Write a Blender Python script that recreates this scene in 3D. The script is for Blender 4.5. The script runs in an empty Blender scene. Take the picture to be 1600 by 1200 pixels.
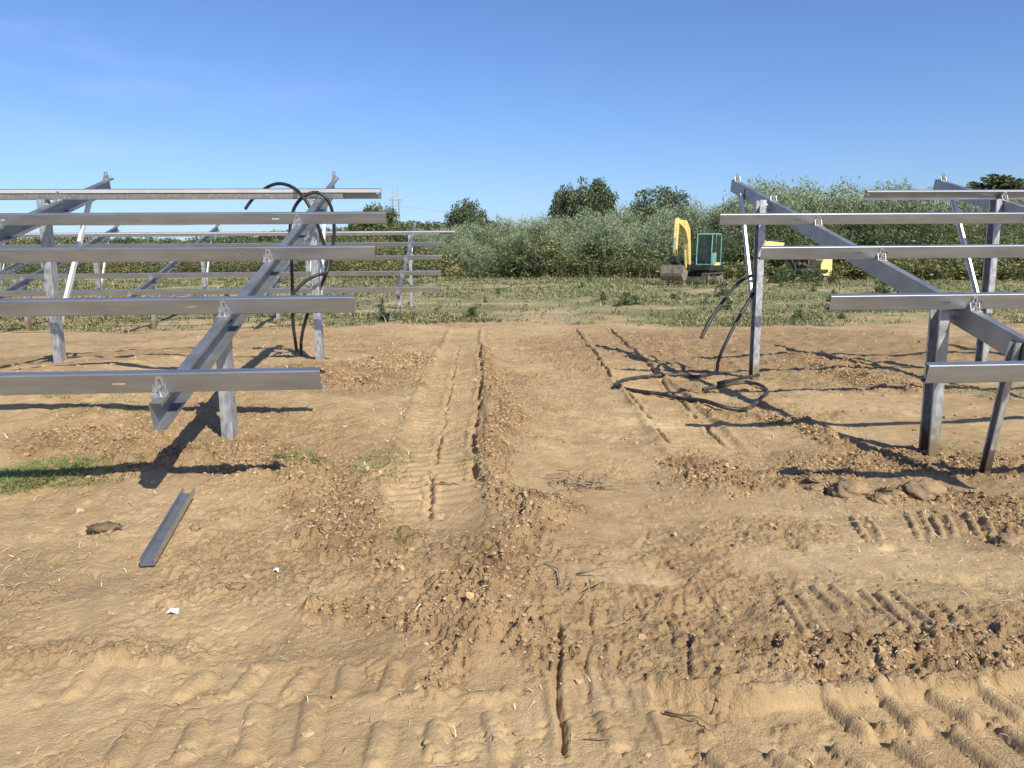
import bpy, math, random
import numpy as np
from mathutils import Matrix, Vector
random.seed(7); RNG = np.random.default_rng(11)
scene = bpy.context.scene
COL = scene.collection
R = math.radians

# ------------------------------------------------------------ camera
cam_d = bpy.data.cameras.new('camera'); cam = bpy.data.objects.new('camera', cam_d); COL.objects.link(cam)
cam_d.sensor_width = 36; cam_d.lens = 1194.9/1600*36; cam_d.clip_start = .05; cam_d.clip_end = 3000
cam.matrix_world = Matrix.Translation((0, 0, 1.6)) @ Matrix.Rotation(R(90-9.35), 4, 'X') @ Matrix.Rotation(R(-.457), 4, 'Z')
scene.camera = cam
# ------------------------------------------------------------ sky, sun, exposure
SUN = Vector((.6365, -.939, 1.0)).normalized()
SUN_EL = math.asin(SUN.z); SUN_AZ = math.atan2(SUN.x, SUN.y)
world = bpy.data.worlds.new('World'); scene.world = world; world.use_nodes = True
nt = world.node_tree; nt.nodes.clear()
wo = nt.nodes.new('ShaderNodeOutputWorld'); bg = nt.nodes.new('ShaderNodeBackground')
sky = nt.nodes.new('ShaderNodeTexSky'); sky.sky_type = 'NISHITA'; sky.sun_disc = False
sky.sun_elevation = SUN_EL; sky.sun_rotation = SUN_AZ; sky.air_density = 1.0; sky.dust_density = .6; sky.ozone_density = 3.0
# faint cirrus, placed by direction on the sky itself
tc = nt.nodes.new('ShaderNodeTexCoord'); mp = nt.nodes.new('ShaderNodeMapping'); mp.inputs['Scale'].default_value = (2.2, 2.2, 11)
mp.inputs['Rotation'].default_value = (R(8), R(-10), 0)
cn = nt.nodes.new('ShaderNodeTexNoise'); cn.inputs['Scale'].default_value = 1.6; cn.inputs['Detail'].default_value = 9; cn.inputs['Roughness'].default_value = .62
cr = nt.nodes.new('ShaderNodeValToRGB'); cr.color_ramp.elements[0].position = .5; cr.color_ramp.elements[1].position = .85
dp = nt.nodes.new('ShaderNodeVectorMath'); dp.operation = 'DOT_PRODUCT'; dp.inputs[1].default_value = Vector((-.62, .74, .30)).normalized()
dr = nt.nodes.new('ShaderNodeValToRGB'); dr.color_ramp.elements[0].position = .86; dr.color_ramp.elements[1].position = .99
mu = nt.nodes.new('ShaderNodeMath'); mu.operation = 'MULTIPLY'; mu2 = nt.nodes.new('ShaderNodeMath'); mu2.operation = 'MULTIPLY'; mu2.inputs[1].default_value = .38
mx = nt.nodes.new('ShaderNodeMixRGB'); mx.inputs[2].default_value = (4.6, 5.6, 8.0, 1)
hs = nt.nodes.new('ShaderNodeHueSaturation'); hs.inputs['Saturation'].default_value = 1.0
L = nt.links.new
L(tc.outputs['Generated'], mp.inputs[0]); L(mp.outputs[0], cn.inputs['Vector']); L(cn.outputs[0], cr.inputs[0])
L(tc.outputs['Generated'], dp.inputs[0]); L(dp.outputs['Value'], dr.inputs[0])
L(cr.outputs[0], mu.inputs[0]); L(dr.outputs[0], mu.inputs[1]); L(mu.outputs[0], mu2.inputs[0])
ti = nt.nodes.new('ShaderNodeMixRGB'); ti.blend_type = 'MULTIPLY'; ti.inputs[0].default_value = 1; ti.inputs[2].default_value = (.625, .755, 1.02, 1)
L(sky.outputs[0], hs.inputs['Color']); L(hs.outputs[0], ti.inputs[1]); L(ti.outputs[0], mx.inputs[1]); L(mu2.outputs[0], mx.inputs[0]); L(mx.outputs[0], bg.inputs[0])
bg.inputs[1].default_value = .12
L(bg.outputs[0], wo.inputs[0])
sd = bpy.data.lights.new('sun', 'SUN'); sd.energy = 5.0; sd.angle = R(.5); sd.color = (1, .94, .80)
so = bpy.data.objects.new('sun', sd); COL.objects.link(so); so.location = (10, -15, 20)
so.rotation_euler = SUN.to_track_quat('Z', 'Y').to_euler()
scene.view_settings.view_transform = 'Standard'; scene.view_settings.look = 'None'
scene.view_settings.exposure = .30; scene.view_settings.gamma = 1
scene.render.engine = 'CYCLES'

# ------------------------------------------------------------ helpers
def tag(o, label=None, cat=None, group=None, kind=None):
    if label: o['label'] = label
    if cat: o['category'] = cat
    if group: o['group'] = group
    if kind: o['kind'] = kind
    return o
def empty(name, loc=(0, 0, 0), rz=0.):
    o = bpy.data.objects.new(name, None); COL.objects.link(o); o.location = loc; o.rotation_euler = (0, 0, rz); o.empty_display_size = .2
    return o
def link_mesh(name, me, mats, parent=None, loc=None):
    for m in (mats if isinstance(mats, (list, tuple)) else [mats]): me.materials.append(m)
    o = bpy.data.objects.new(name, me); COL.objects.link(o)
    if parent: o.parent = parent
    if loc is not None: o.location = loc
    return o
class MB:
    def __init__(s): s.v = []; s.f = []; s.m = []
    def add(s, vs, fs, mi=0):
        n = len(s.v); s.v += [tuple(p) for p in vs]; s.f += [tuple(n+i for i in f) for f in fs]; s.m += [mi]*len(fs)
    def box(s, c, d, M=None, mi=0, taper=1.):
        x, y, z = d[0]/2, d[1]/2, d[2]/2
        vs = [Vector((sx*x*(taper if sz > 0 else 1), sy*y*(taper if sz > 0 else 1), sz*z)) for sz in (-1, 1) for sy in (-1, 1) for sx in (-1, 1)]
        if M is not None: vs = [M @ p for p in vs]
        vs = [p + Vector(c) for p in vs]
        s.add(vs, [(0, 2, 3, 1), (4, 5, 7, 6), (0, 1, 5, 4), (2, 6, 7, 3), (0, 4, 6, 2), (1, 3, 7, 5)], mi)
    def extrude(s, poly, fn0, fn1, mi=0):
        """poly: 2D points; fn0/fn1 map them to 3D at both ends"""
        n = len(poly); vs = [fn0(*p) for p in poly] + [fn1(*p) for p in poly]
        fs = [(i, (i+1) % n, n+(i+1) % n, n+i) for i in range(n)] + [tuple(range(n-1, -1, -1)), tuple(range(n, 2*n))]
        s.add(vs, fs, mi)
    def tube(s, pts, r, n=8, mi=0, cap=True, rr=None):
        pts = [Vector(p) for p in pts]; base = len(s.v); up = Vector((0, 0, 1)); prev = None
        for i, p in enumerate(pts):
            t = (pts[min(i+1, len(pts)-1)] - pts[max(i-1, 0)]).normalized()
            if prev is None:
                a = t.cross(up if abs(t.z) < .9 else Vector((1, 0, 0))).normalized()
            else: a = (prev - t*prev.dot(t)).normalized()
            prev = a; b = t.cross(a); q = rr[i] if rr else r
            for k in range(n):
                th = 2*math.pi*k/n; s.v.append(tuple(p + a*(math.cos(th)*q) + b*(math.sin(th)*q)))
        for i in range(len(pts)-1):
            for k in range(n):
                s.f.append((base+i*n+k, base+i*n+(k+1) % n, base+(i+1)*n+(k+1) % n, base+(i+1)*n+k)); s.m.append(mi)
        if cap:
            s.f.append(tuple(base+k for k in range(n-1, -1, -1))); s.m.append(mi)
            e = base+(len(pts)-1)*n; s.f.append(tuple(e+k for k in range(n))); s.m.append(mi)
    def build(s, name, mats, parent=None, loc=None, smooth=False, bevel=0.):
        me = bpy.data.meshes.new(name); me.from_pydata(s.v, [], s.f)
        me.polygons.foreach_set('material_index', s.m)
        if smooth: me.polygons.foreach_set('use_smooth', [True]*len(s.f))
        me.update()
        o = link_mesh(name, me, mats, parent, loc)
        if bevel:
            b = o.modifiers.new('bevel', 'BEVEL'); b.width = bevel; b.segments = 2; b.limit_method = 'ANGLE'; b.angle_limit = R(40)
        return o
def np_mesh(name, V, Q, smooth=False, attrs=None):
    """V (n,3) float, Q (m,k) int"""
    me = bpy.data.meshes.new(name); k = Q.shape[1]; V = np.asarray(V, np.float32)
    me.vertices.add(len(V)); me.vertices.foreach_set('co', V.ravel())
    me.loops.add(Q.size); me.loops.foreach_set('vertex_index', Q.ravel().astype(np.int32))
    me.polygons.add(len(Q)); me.polygons.foreach_set('loop_start', np.arange(0, Q.size, k, dtype=np.int32))
    me.polygons.foreach_set('use_smooth', np.full(len(Q), smooth))
    me.update(calc_edges=True)
    for an, arr in (attrs or {}).items():
        a = me.attributes.new(an, 'FLOAT', 'POINT'); a.data.foreach_set('value', np.asarray(arr, np.float32).ravel())
    return me

# ------------------------------------------------------------ numpy noise
def _h(ix, iy, s=0):
    n = (ix.astype(np.int64)*374761393 + iy.astype(np.int64)*668265263 + s*1274126177) & 0xffffffff
    n = ((n ^ (n >> 13))*1274126177) & 0xffffffff
    n = ((n ^ (n >> 16))*2246822519) & 0xffffffff
    return ((n ^ (n >> 15)) & 0xffffff)/float(0xffffff)
def vn(x, y, s=0):
    ix, iy = np.floor(x), np.floor(y); fx, fy = x-ix, y-iy
    fx = fx*fx*fx*(fx*(fx*6-15)+10); fy = fy*fy*fy*(fy*(fy*6-15)+10)
    a, b, c, d = _h(ix, iy, s), _h(ix+1, iy, s), _h(ix, iy+1, s), _h(ix+1, iy+1, s)
    return (a*(1-fx)+b*fx)*(1-fy)+(c*(1-fx)+d*fx)*fy
def fbm(x, y, o=4, s=0, g=.5):
    t = 0; a = 1; w = 0
    for i in range(o):
        ca, sa = math.cos(.6*i+.3), math.sin(.6*i+.3)
        t = t + a*vn((x*ca-y*sa)*2**i+17*i, (x*sa+y*ca)*2**i-9*i, s+i); w += a; a *= g
    return t/w
def worley(x, y, s=0):
    ix, iy = np.floor(x), np.floor(y); best = np.full(x.shape, 9.); rnd = np.zeros(x.shape)
    for dx in (-1, 0, 1):
        for dy in (-1, 0, 1):
            cx, cy = ix+dx, iy+dy
            px, py = cx+_h(cx, cy, s), cy+_h(cx, cy, s+5)
            d = np.hypot(px-x, py-y); m = d < best
            best = np.where(m, d, best); rnd = np.where(m, _h(cx, cy, s+9), rnd)
    return best, rnd
def sstep(a, b, x):
    t = np.clip((x-a)/(b-a), 0, 1); return t*t*(3-2*t)
def pline(x, y, pts):
    """distance to polyline, along-length, signed side"""
    best = np.full(x.shape, 1e9); al = np.zeros(x.shape); sg = np.zeros(x.shape); acc = 0
    for (ax, ay), (bx, by) in zip(pts[:-1], pts[1:]):
        dx, dy = bx-ax, by-ay; l = math.hypot(dx, dy)+1e-9
        t = np.clip(((x-ax)*dx+(y-ay)*dy)/l/l, 0, 1)
        ex, ey = x-ax-t*dx, y-ay-t*dy; d = np.hypot(ex, ey); m = d < best
        best = np.where(m, d, best); al = np.where(m, acc+t*l, al); sg = np.where(m, np.sign(dx*ey-dy*ex), sg); acc += l
    return best, al, sg, acc

# ------------------------------------------------------------ terrain: world-space features
CP = [(-2.2, 5.75, .13, 1.6), (-2.6, 9.6, .24, 2.6), (-5.6, 9.4, .2, 2.4), (-2.7, 19.4, .12, 1.5), (-2.8, 23, .09, 2.5), (-9, 19, -.08, 3.0), (3.45, 5.9, -.055, .7), (-1.2, 7.3, .05, 1.2), (2.0, 3.2, .05, .8), (-4.6, 7.2, .26, 1.2)]
F = {
'track_a':[(-1.024,17.121),(-0.941,14.642),(-0.649,8.817),(-0.546,6.086),(-0.493,4.670),(-0.471,3.906)],
'track_b':[(1.911,17.442),(1.663,10.335),(1.612,7.268),(1.602,5.641)],
'gr1':[(-0.568,13.632),(-0.352,8.477),(-0.303,5.796),(-0.248,4.816)],
'gr2':[(-0.942,13.573),(-0.669,8.308),(-0.580,5.729),(-0.498,4.258)],
'gr3':[(1.460,17.467),(1.265,10.230),(1.318,8.158),(1.306,6.277)],
'gr4':[(2.244,17.419),(2.007,11.876),(1.812,7.593),(1.778,6.285)],
'v1':[(0.188,3.078),(0.159,2.601),(0.149,2.199)],
'v2':[(0.373,3.493),(0.299,2.901),(0.263,2.493)],
'v3':[(0.463,3.168),(0.391,2.596)],
'v4':[(0.570,3.107),(0.546,2.894)],
'v5':[(0.684,3.240),(0.587,2.591)],
'v6':[(0.808,3.432),(0.718,3.007),(0.655,2.616)],
'v7':[(0.877,3.404),(0.777,2.884)],
'v8':[(0.794,4.296),(0.654,3.823)],
'v9':[(0.475,3.825),(0.391,3.565)],
'ridge':[(-0.592,12.887),(-0.336,9.263),(-0.166,7.752),(-0.003,6.672),(-0.154,5.832),(-0.177,4.948),(-0.045,4.498),(0.178,4.208)],
'clod1':[(0.310,4.527),(0.137,4.111),(-0.007,3.764),(-0.099,3.402),(-0.180,3.213),(-0.300,3.272)],
'clod2':[(-0.119,3.099),(-0.257,2.747),(-0.290,2.577)],
'clod3':[(-0.009,2.990),(0.165,2.744)],
'clod4':[(2.479,7.260),(2.794,7.111),(2.786,6.369)],
'clod5':[(2.023,5.325),(2.463,5.720),(2.890,5.892)],
'clod6':[(1.062,2.756),(1.393,2.829),(1.543,2.773),(2.044,2.852)],
'clod7':[(3.108,4.701),(2.960,4.229)],
'clod8':[(-2.440,7.780),(-2.223,8.205),(-1.608,7.901)],
'clod9':[(-1.996,5.519),(-1.650,5.008),(-1.256,4.809),(-0.843,3.969)],
'clod10':[(-3.388,5.626),(-3.053,5.730),(-2.538,5.249)],
'clod11':[(-0.667,3.739),(-0.575,3.561)],
'clod12':[(1.426,5.721),(1.498,5.097)],
'clod13':[(-1.408,10.459),(-1.580,8.906)],
'clod14':[(4.644,11.955),(4.485,9.983),(4.734,8.984)],
'clod15':[(-0.866,3.204),(-0.507,3.096),(-0.277,2.990)],
'edge_top':[(-1.259,2.769),(-0.752,2.738)],
'edge_r':[(0.981,2.529),(1.411,2.607),(1.948,2.705)],
'mid_r':[(0.557,2.377),(1.259,2.387),(1.773,2.440)],
'b1':[(1.133,2.528),(1.185,2.356)],
'b2':[(1.337,2.570),(1.377,2.394)],
'b3':[(1.527,2.548),(1.583,2.422)],
'b4':[(1.723,2.580),(1.764,2.440)],
'c1':[(1.058,2.262),(1.113,2.169)],
'c2':[(1.265,2.286),(1.323,2.162)],
'c3':[(1.481,2.333),(1.519,2.157)],
'c4':[(1.669,2.350),(1.676,2.242)],
'c5':[(0.842,2.237),(0.884,2.164)],
'c6':[(0.641,2.232),(0.672,2.170)],
'd1':[(-1.002,2.747),(-1.022,2.592)],
'd2':[(-0.800,2.732),(-0.826,2.592)],
'd3':[(-1.183,2.703),(-1.226,2.592)],
'd4':[(-1.623,2.732),(-1.627,2.593)],
'e1':[(-1.295,2.393),(-1.279,2.218)],
'e2':[(-1.083,2.392),(-1.069,2.238)],
'e3':[(-0.917,2.488),(-0.869,2.237)],
'e4':[(-0.733,2.539),(-0.689,2.257)],
'f1':[(-0.465,2.748),(-0.471,2.605)],
'f2':[(-0.644,2.732),(-0.633,2.605)],
'f3':[(-0.084,2.435),(-0.052,2.253)],
'f4':[(-0.265,2.389),(-0.266,2.244)],
'f5':[(0.309,2.430),(0.333,2.280)],
'f6':[(0.493,2.427),(0.528,2.277)],
'f7':[(-0.453,2.378),(-0.450,2.194)],
'g1':[(1.627,3.349),(1.613,3.002)],
'g2':[(1.684,3.323),(1.664,2.946)],
'g3':[(1.230,3.289),(1.211,2.958)],
'g4':[(1.423,3.410),(1.433,3.147)],
'g5':[(2.079,4.481),(1.992,4.095)],
'g6':[(2.463,4.568),(2.320,4.172)],
'g7':[(2.578,4.488),(2.456,4.176)],
'g8':[(2.777,4.491),(2.681,4.184)],
'g9':[(1.900,3.163),(1.889,3.046)],
'scrap':[(-1.976,4.504),(-1.840,3.649)],
'litter':[(-1.497,3.152),(-1.162,3.544)],
'darkclod':[(-2.389,4.080),(-2.159,4.027)],
'stones':[(2.250,4.934),(2.732,4.936),(2.409,4.826),(2.070,5.031),(2.548,4.894),(2.760,4.063),(-1.778,4.096),(-1.039,4.059),(-1.609,3.535),(-1.291,3.359),(2.075,5.103)],
'hole':[(2.054,3.938),(1.532,4.159),(1.513,4.003)],
'tufts':[(-3.269,4.829),(-3.155,4.990),(-2.790,4.955),(-3.962,6.628),(-3.460,6.427),(-3.042,6.354),(-1.505,5.275),(-0.917,5.430),(-0.908,5.092),(-1.098,8.093),(-0.278,5.264),(-2.205,5.444),(3.507,9.972),(4.779,9.979),(2.175,9.321),(3.624,6.110),(-1.583,5.075),(0.075,4.677),(-0.636,3.980),(5.738,8.534)],
'sticks':[(0.414,5.092),(-0.468,4.847)],
'straw':[(-3.604,5.662),(-2.316,3.377),(-2.370,3.781),(-1.154,6.755),(-0.880,5.663),(-0.930,4.416),(-1.342,5.162),(1.829,6.087),(2.261,4.825),(2.454,3.998),(1.691,2.911),(-0.733,4.148),(-1.408,10.459)],
'darkweed':[(-3.073,18.245),(-3.013,19.251)],
'coil':[(2.593,9.740),(2.415,9.826),(2.177,9.879),(1.830,9.816),(1.460,9.568),(1.279,9.138),(1.217,8.797),(1.391,8.620),(1.650,8.440),(1.870,8.140),(2.012,7.876),(2.229,7.694),(2.463,7.814),(2.737,8.247),(2.943,8.687),(3.029,9.099),(2.987,9.362),(2.823,9.398),(2.559,9.134),(2.264,8.946)],
'coil2':[(3.196,9.792),(2.926,9.530),(2.648,9.231),(2.479,9.067)],
}
TUBE_BARS = []   # (a, b, width, height) raised lug bars left by tyres
for k in ('b1', 'b2', 'b3', 'b4', 'c1', 'c2', 'c3', 'c4', 'c5', 'c6'): TUBE_BARS.append((F[k][0], F[k][1], .031, .036))
for k in ('d1', 'd2', 'd3', 'd4', 'f1', 'f2'): TUBE_BARS.append((F[k][0], F[k][1], .034, .018))
for k in ('e1', 'e2', 'e3', 'e4', 'f3', 'f4', 'f5', 'f6', 'f7'): TUBE_BARS.append((F[k][0], F[k][1], .034, .020))
for k in ('g1', 'g2', 'g3', 'g4', 'g5', 'g6', 'g7', 'g8', 'g9'):
    TUBE_BARS.append((F[k][0], F[k][1], .02, .022))
    (ax, ay), (bx, by) = F[k]; TUBE_BARS.append(((ax+.09, ay+.01), (bx+.09, by+.03), .018, .016))
CLODS = [(F['ridge'], .16, .055), (F['clod1'], .16, .045), (F['clod2'], .10, .03), (F['clod3'], .14, .02), (F['clod4'], .2, .06), (F['clod5'], .3, .04), (F['clod6'], .16, .03),
         (F['clod7'], .25, .05), (F['clod8'], .4, .04), (F['clod9'], .35, .035), (F['clod10'], .35, .04), (F['clod11'], .09, .03), (F['clod12'], .3, .03), (F['clod13'], .5, .05), (F['clod14'], .5, .06),
         (F['clod15'], .1, .015), ([(2.1, 5.15), (2.5, 4.95), (3.0, 4.95)], .16, .03), ([(3.2, 5.9), (4.4, 5.6)], .4, .04)]
def near(x, y, pts, m):
    xs = [p[0] for p in pts]; ys = [p[1] for p in pts]
    return np.nonzero((x > min(xs)-m) & (x < max(xs)+m) & (y > min(ys)-m) & (y < max(ys)+m))[0]
def dirt_edge(x): return 18.4 + .7*np.sin(x*.5+1) + 2.6*(fbm(x*.45, x*0, 4, 40)-.5) + np.where(x < -6, .5, 0)
def terrain(x, y, masks=False):
    sh = np.shape(x); x = np.asarray(x, float).ravel(); y = np.asarray(y, float).ravel()
    h = 0*x; rough = 0*x; smooth = 0*x
    for a, b, z, s in CP: h += z*np.exp(-((x-a)**2+(y-b)**2)/(2*s*s))
    dist = np.hypot(x, y)
    det = 1-sstep(14, 26, dist)
    h += .10*(fbm(x*.35, y*.35, 3, 3)-.5)*(1-sstep(60, 140, dist)*.5)
    field = sstep(-.5, .5, y-dirt_edge(x))
    h += .05*field*(fbm(x*1.2, y*1.2, 3, 8)-.5)
    j = near(x, y, F['ridge'], 2.2)
    if len(j):
        d, al, sg, Ln = pline(x[j], y[j], F['ridge']+[(-.15, 3.2)]); h[j] += .08*np.exp(-(d/.40)**2)*sstep(0, 2.5, al)
    # loose soil belts
    for pts, w, hh in CLODS:
        i = near(x, y, pts, w*2.6)
        if not len(i): continue
        d, al, sg, Ln = pline(x[i], y[i], pts)
        wob = w*(.65+.7*fbm(x[i]*3, y[i]*3, 2, 21)); g = np.exp(-(d/wob)**2)
        rough[i] = np.maximum(rough[i], sstep(.15, .65, g)); h[i] += hh*g*.6
    i = np.nonzero(dist < 30)[0]; xi, yi = x[i], y[i]
    nz = fbm(xi*.9, yi*.9, 3, 31); bgr = sstep(.54, .72, nz)*.55
    rough[i] = np.maximum(rough[i], bgr*(1-field[i]))
    # crawler prints: pressed belts with cross ribs
    for key, wd in (('track_a', .60), ('track_b', .62)):
        j = near(x, y, F[key], 1.0)
        if not len(j): continue
        d, al, sg, Ln = pline(x[j], y[j], F[key])
        inside = 1-sstep(wd*.5-.03, wd*.5+.03, d+.03*(fbm(x[j]*5, y[j]*5, 2, 77)-.5)); fade = sstep(0, .4, al)*(1-sstep(Ln-.8, Ln, al))
        inside *= fade*(.45+.55*sstep(.35, .6, fbm(x[j]*.9, y[j]*.9, 2, 78)))
        rib = .5+.5*np.sin(al*2*math.pi/.115 + .6*np.sin(x[j]*9)); rib = sstep(.25, .75, rib)
        h[j] += inside*(-.020+.011*rib)
        h[j] += fade*.03*np.exp(-((d-wd*.5-.05)/.05)**2)*(.3+fbm(x[j]*7, y[j]*7, 2, 79))
        rough[j] *= (1-.85*inside); smooth[j] = np.maximum(smooth[j], inside)
    for key, wd, dp_ in (('gr1', .020, .055), ('gr2', .018, .035), ('gr3', .020, .045), ('gr4', .020, .035), ('v1', .012, .03), ('v2', .010, .014), ('v3', .012, .012), ('v4', .010, .012), ('v5', .010, .012), ('v6', .008, .016), ('v7', .012, .008), ('v8', .014, .012), ('v9', .012, .010)):
        j = near(x, y, F[key], .25)
        if not len(j): continue
        saw = (.025*(np.abs(((y[j]*8.0) % 1)-.5)-.25) if key[0] == 'g' else 0); d, al, sg, Ln = pline(x[j]+saw+.06*(fbm(x[j]*4, y[j]*4, 3, 50)-.5), y[j], F[key])
        br = 1. if key in ('v1', 'v6') else sstep(.28, .5, fbm(al*6+x[j]*2, al*0+3, 2, 51)); e = sstep(0, .08, al)*(1-sstep(Ln-.1, Ln, al))
        h[j] += e*br*(-dp_*(1-sstep(wd*.5, wd*1.3, d)) + dp_*.25*np.exp(-((d-wd*2.2)/wd)**2))
    # tyre band in front of the camera
    j = np.nonzero((y < 3.2) & (y > 1.5) & (np.abs(x) < 3))[0]
    if len(j):
        xj, yj = x[j], y[j]
        top = np.where(xj > .8, 2.47+.115*(xj-.7), 2.74-.01*xj) + .02*(fbm(xj*3, yj*0, 2, 60)-.5)
        top = np.where((xj > .1) & (xj <= .8), 2.74-(xj-.1)*.36, top)
        band = 1-sstep(-.015, .03, yj-top)
        lvl = np.where(xj > .5, .035, .012)
        h[j] += -lvl*band + .022*np.exp(-((yj-top-.05)/.04)**2)*np.where(xj > .5, 1, .3)
        rough[j] *= (1-.8*band*sstep(.25, .45, fbm(xj*2.2, yj*2.2, 2, 61)))
        mid = np.where(xj > .5, 2.385+.02*(xj-1), 2.56)
        g = np.exp(-((yj-mid+.03*(fbm(xj*6, yj*0, 2, 62)-.5))/.03)**2)*sstep(.35, .6, fbm(xj*7, yj*2, 2, 63))
        h[j] += .012*g*band; rough[j] = np.maximum(rough[j], .8*g*(xj > .4))
        smooth[j] = np.maximum(smooth[j], band*.7)
    for a, b, w, hh in TUBE_BARS:
        j = near(x, y, (a, b), w*4)
        if not len(j): continue
        d, al, sg, Ln = pline(x[j]+.006*(fbm(x[j]*12, y[j]*12, 2, 70)-.5), y[j], (a, b))
        h[j] += hh*np.sqrt(np.clip(1-(d/w)**2, 0, 1)); rough[j] *= 1-(d < w*1.3)
        h[j] -= hh*.30*np.exp(-((d-w*1.7)/(w*.5))**2)*(sg > 0)
    for cx, cy, rx, ry, st_ in ((4.6, 13.6, 4.5, 3.4, .55), (-1.9, 8.3, 1.0, 1.1, .5), (-6, 11, 2.5, 1.5, .45), (1.0, 12.0, 1.1, 2.0, .4), (-4.0, 14, 2.5, 2, .4), (-2.0, 5.2, 1.2, .8, .4), (4, 9.3, 1.2, .6, .5)):
        j = near(x, y, [(cx-rx, cy-ry), (cx+rx, cy+ry)], .6)
        if len(j):
            e = ((x[j]-cx)/rx)**2+((y[j]-cy)/ry)**2; rough[j] = np.maximum(rough[j], st_*(1-sstep(.4, 1.4, e+1.3*(fbm(x[j]*1.2, y[j]*1.2, 4, 153)-.5))))
    # scraped striations
    for bx0, bx1, by0, by1, ang, amp, fr in ((.05, .95, 2.45, 3.5, .06, .016, 26), (-.55, .05, 3.1, 4.3, 1.1, .014, 22), (1.1, 2.1, 2.9, 3.6, .25, .014, 16), (1.9, 3.1, 4.0, 4.8, .35, .014, 14), (.3, 1.2, 3.5, 4.6, .12, .012, 16), (-.9, .1, 2.85, 3.2, 1.45, .012, 20)):
        j = near(x, y, [(bx0, by0), (bx1, by1)], .25)
        if not len(j): continue
        m = sstep(bx0-.2, bx0+.1, x[j])*(1-sstep(bx1-.1, bx1+.2, x[j]))*sstep(by0-.2, by0+.1, y[j])*(1-sstep(by1-.1, by1+.2, y[j]))
        ca, sa = math.cos(ang), math.sin(ang); p = x[j]*ca+y[j]*sa; q = -x[j]*sa+y[j]*ca
        h[j] += amp*m*(fbm(p*fr, q*1.3, 3, 150)-.5)*2*sstep(.3, .55, fbm(x[j]*2, y[j]*2, 2, 151))
    for cx, cy, rx, ry, st_ in ((1.1, 4.75, 1.1, .35, .8), (.55, 5.7, .5, .5, .6), (1.0, 8.5, .9, 1.3, .5), (1.9, 3.75, .9, .25, .8), (.5, 3.55, .35, .12, .8), (-1.7, 3.1, .8, .2, .6), (-2.0, 4.7, .8, .25, .6), (3.6, 7.0, .9, .5, .8), (4.2, 8.2, 1.0, .4, .8)):
        j = near(x, y, [(cx-rx, cy-ry), (cx+rx, cy+ry)], .2)
        if len(j):
            e = ((x[j]-cx)/rx)**2+((y[j]-cy)/ry)**2; m = st_*(1-sstep(.5, 1.3, e+1.0*(fbm(x[j]*3, y[j]*3, 3, 152)-.5))); smooth[j] = np.maximum(smooth[j], m); rough[j] *= 1-m
    # small holes
    for hx, hy in F['hole']+[(-2.35, 4.05)]:
        j = near(x, y, [(hx, hy)], .2)
        if len(j): h[j] -= .05*np.exp(-(((x[j]-hx)/.05)**2+((y[j]-hy)/.035)**2))
    # fine relief
    i = np.nonzero(det > 0)[0]
    if len(i):
        xi, yi, r, dt = x[i], y[i], rough[i], det[i]*(1-.5*field[i]); s = smooth[i]
        h[i] += dt*(.075*(fbm(xi*1.7, yi*1.7, 3, 1)-.5)*(1-.8*s) + .030*(fbm(xi*6, yi*6, 3, 2)-.5)*(1-.8*s+r) + .009*(fbm(xi*22, yi*22, 3, 4)-.5)*(1-.6*s+2.0*r))
        k = np.nonzero((dt > 0) & ((r > .02) | (np.hypot(xi, yi) < 12)))[0]
        wx = xi[k]+.03*(fbm(xi[k]*18, yi[k]*18, 2, 141)-.5); wy = yi[k]+.03*(fbm(xi[k]*18+7, yi[k]*18, 2, 142)-.5)
        d1, q1 = worley(wx/.085, wy/.085, 5); d2, q2 = worley(wx/.036, wy/.036, 6); d3, q3 = worley(wx/.19, wy/.19, 7)
        c1 = (1-sstep(.26, .48, d1))*sstep(.4, .9, q1); c2 = (1-sstep(.25, .5, d2))*sstep(.35, .9, q2); c3 = (1-sstep(.25, .5, d3))*sstep(.72, .95, q3)
        rr, ss = r[k], s[k]
        crumb = np.abs(fbm(wx*34, wy*34, 3, 143)-.5)*2
        gap = sstep(.42, .70, d2); crumb2 = np.abs(fbm(wx*62+9, wy*62, 2, 146)-.5)*2
        hh = rr*(.024*c1+.014*c2+.026*c3-.012*gap*(.4+q1)) + (.3*rr+.35*(1-ss))*(.007*c2*(q2 > .8)+.007*c1*(q1 > .92)) + (.006+.016*rr)*(1-.75*ss)*(crumb-.3) + (.004+.008*rr)*(1-.6*ss)*(crumb2-.3)
        # cracks and small pits
        cr_ = fbm(wx*9, wy*9, 3, 144); crk = np.exp(-((cr_-.5)/.011)**2)*sstep(.42, .58, fbm(xi[k]*2.6, yi[k]*2.6, 3, 145)); hh -= .016*crk
        pit = np.exp(-(d1/.16)**2)*(q1 < .10); hh -= .022*pit*(1-.5*ss)
        far_ = sstep(5, 11, yi[k])*(1-.6*ss); d4, q4 = worley(wx/.30, wy/.36, 9); hh += far_*(.030*(1-sstep(.2, .5, d4))*sstep(.6, .95, q4)*(.4+rr)+.05*(fbm(xi[k]*3.1, yi[k]*3.1, 3, 154)-.5))
        h[i[k]] += dt[k]*hh
    # pale scraped cracks
    if masks: return h.reshape(sh), rough.reshape(sh), field.reshape(sh), smooth.reshape(sh)
    return h.reshape(sh)
def gz(x, y): return float(terrain(np.array([x]), np.array([y]))[0])
def gzs(x, y): return float(sum(z*math.exp(-((x-a)**2+(y-b)**2)/(2*s*s)) for a, b, z, s in CP))

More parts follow.
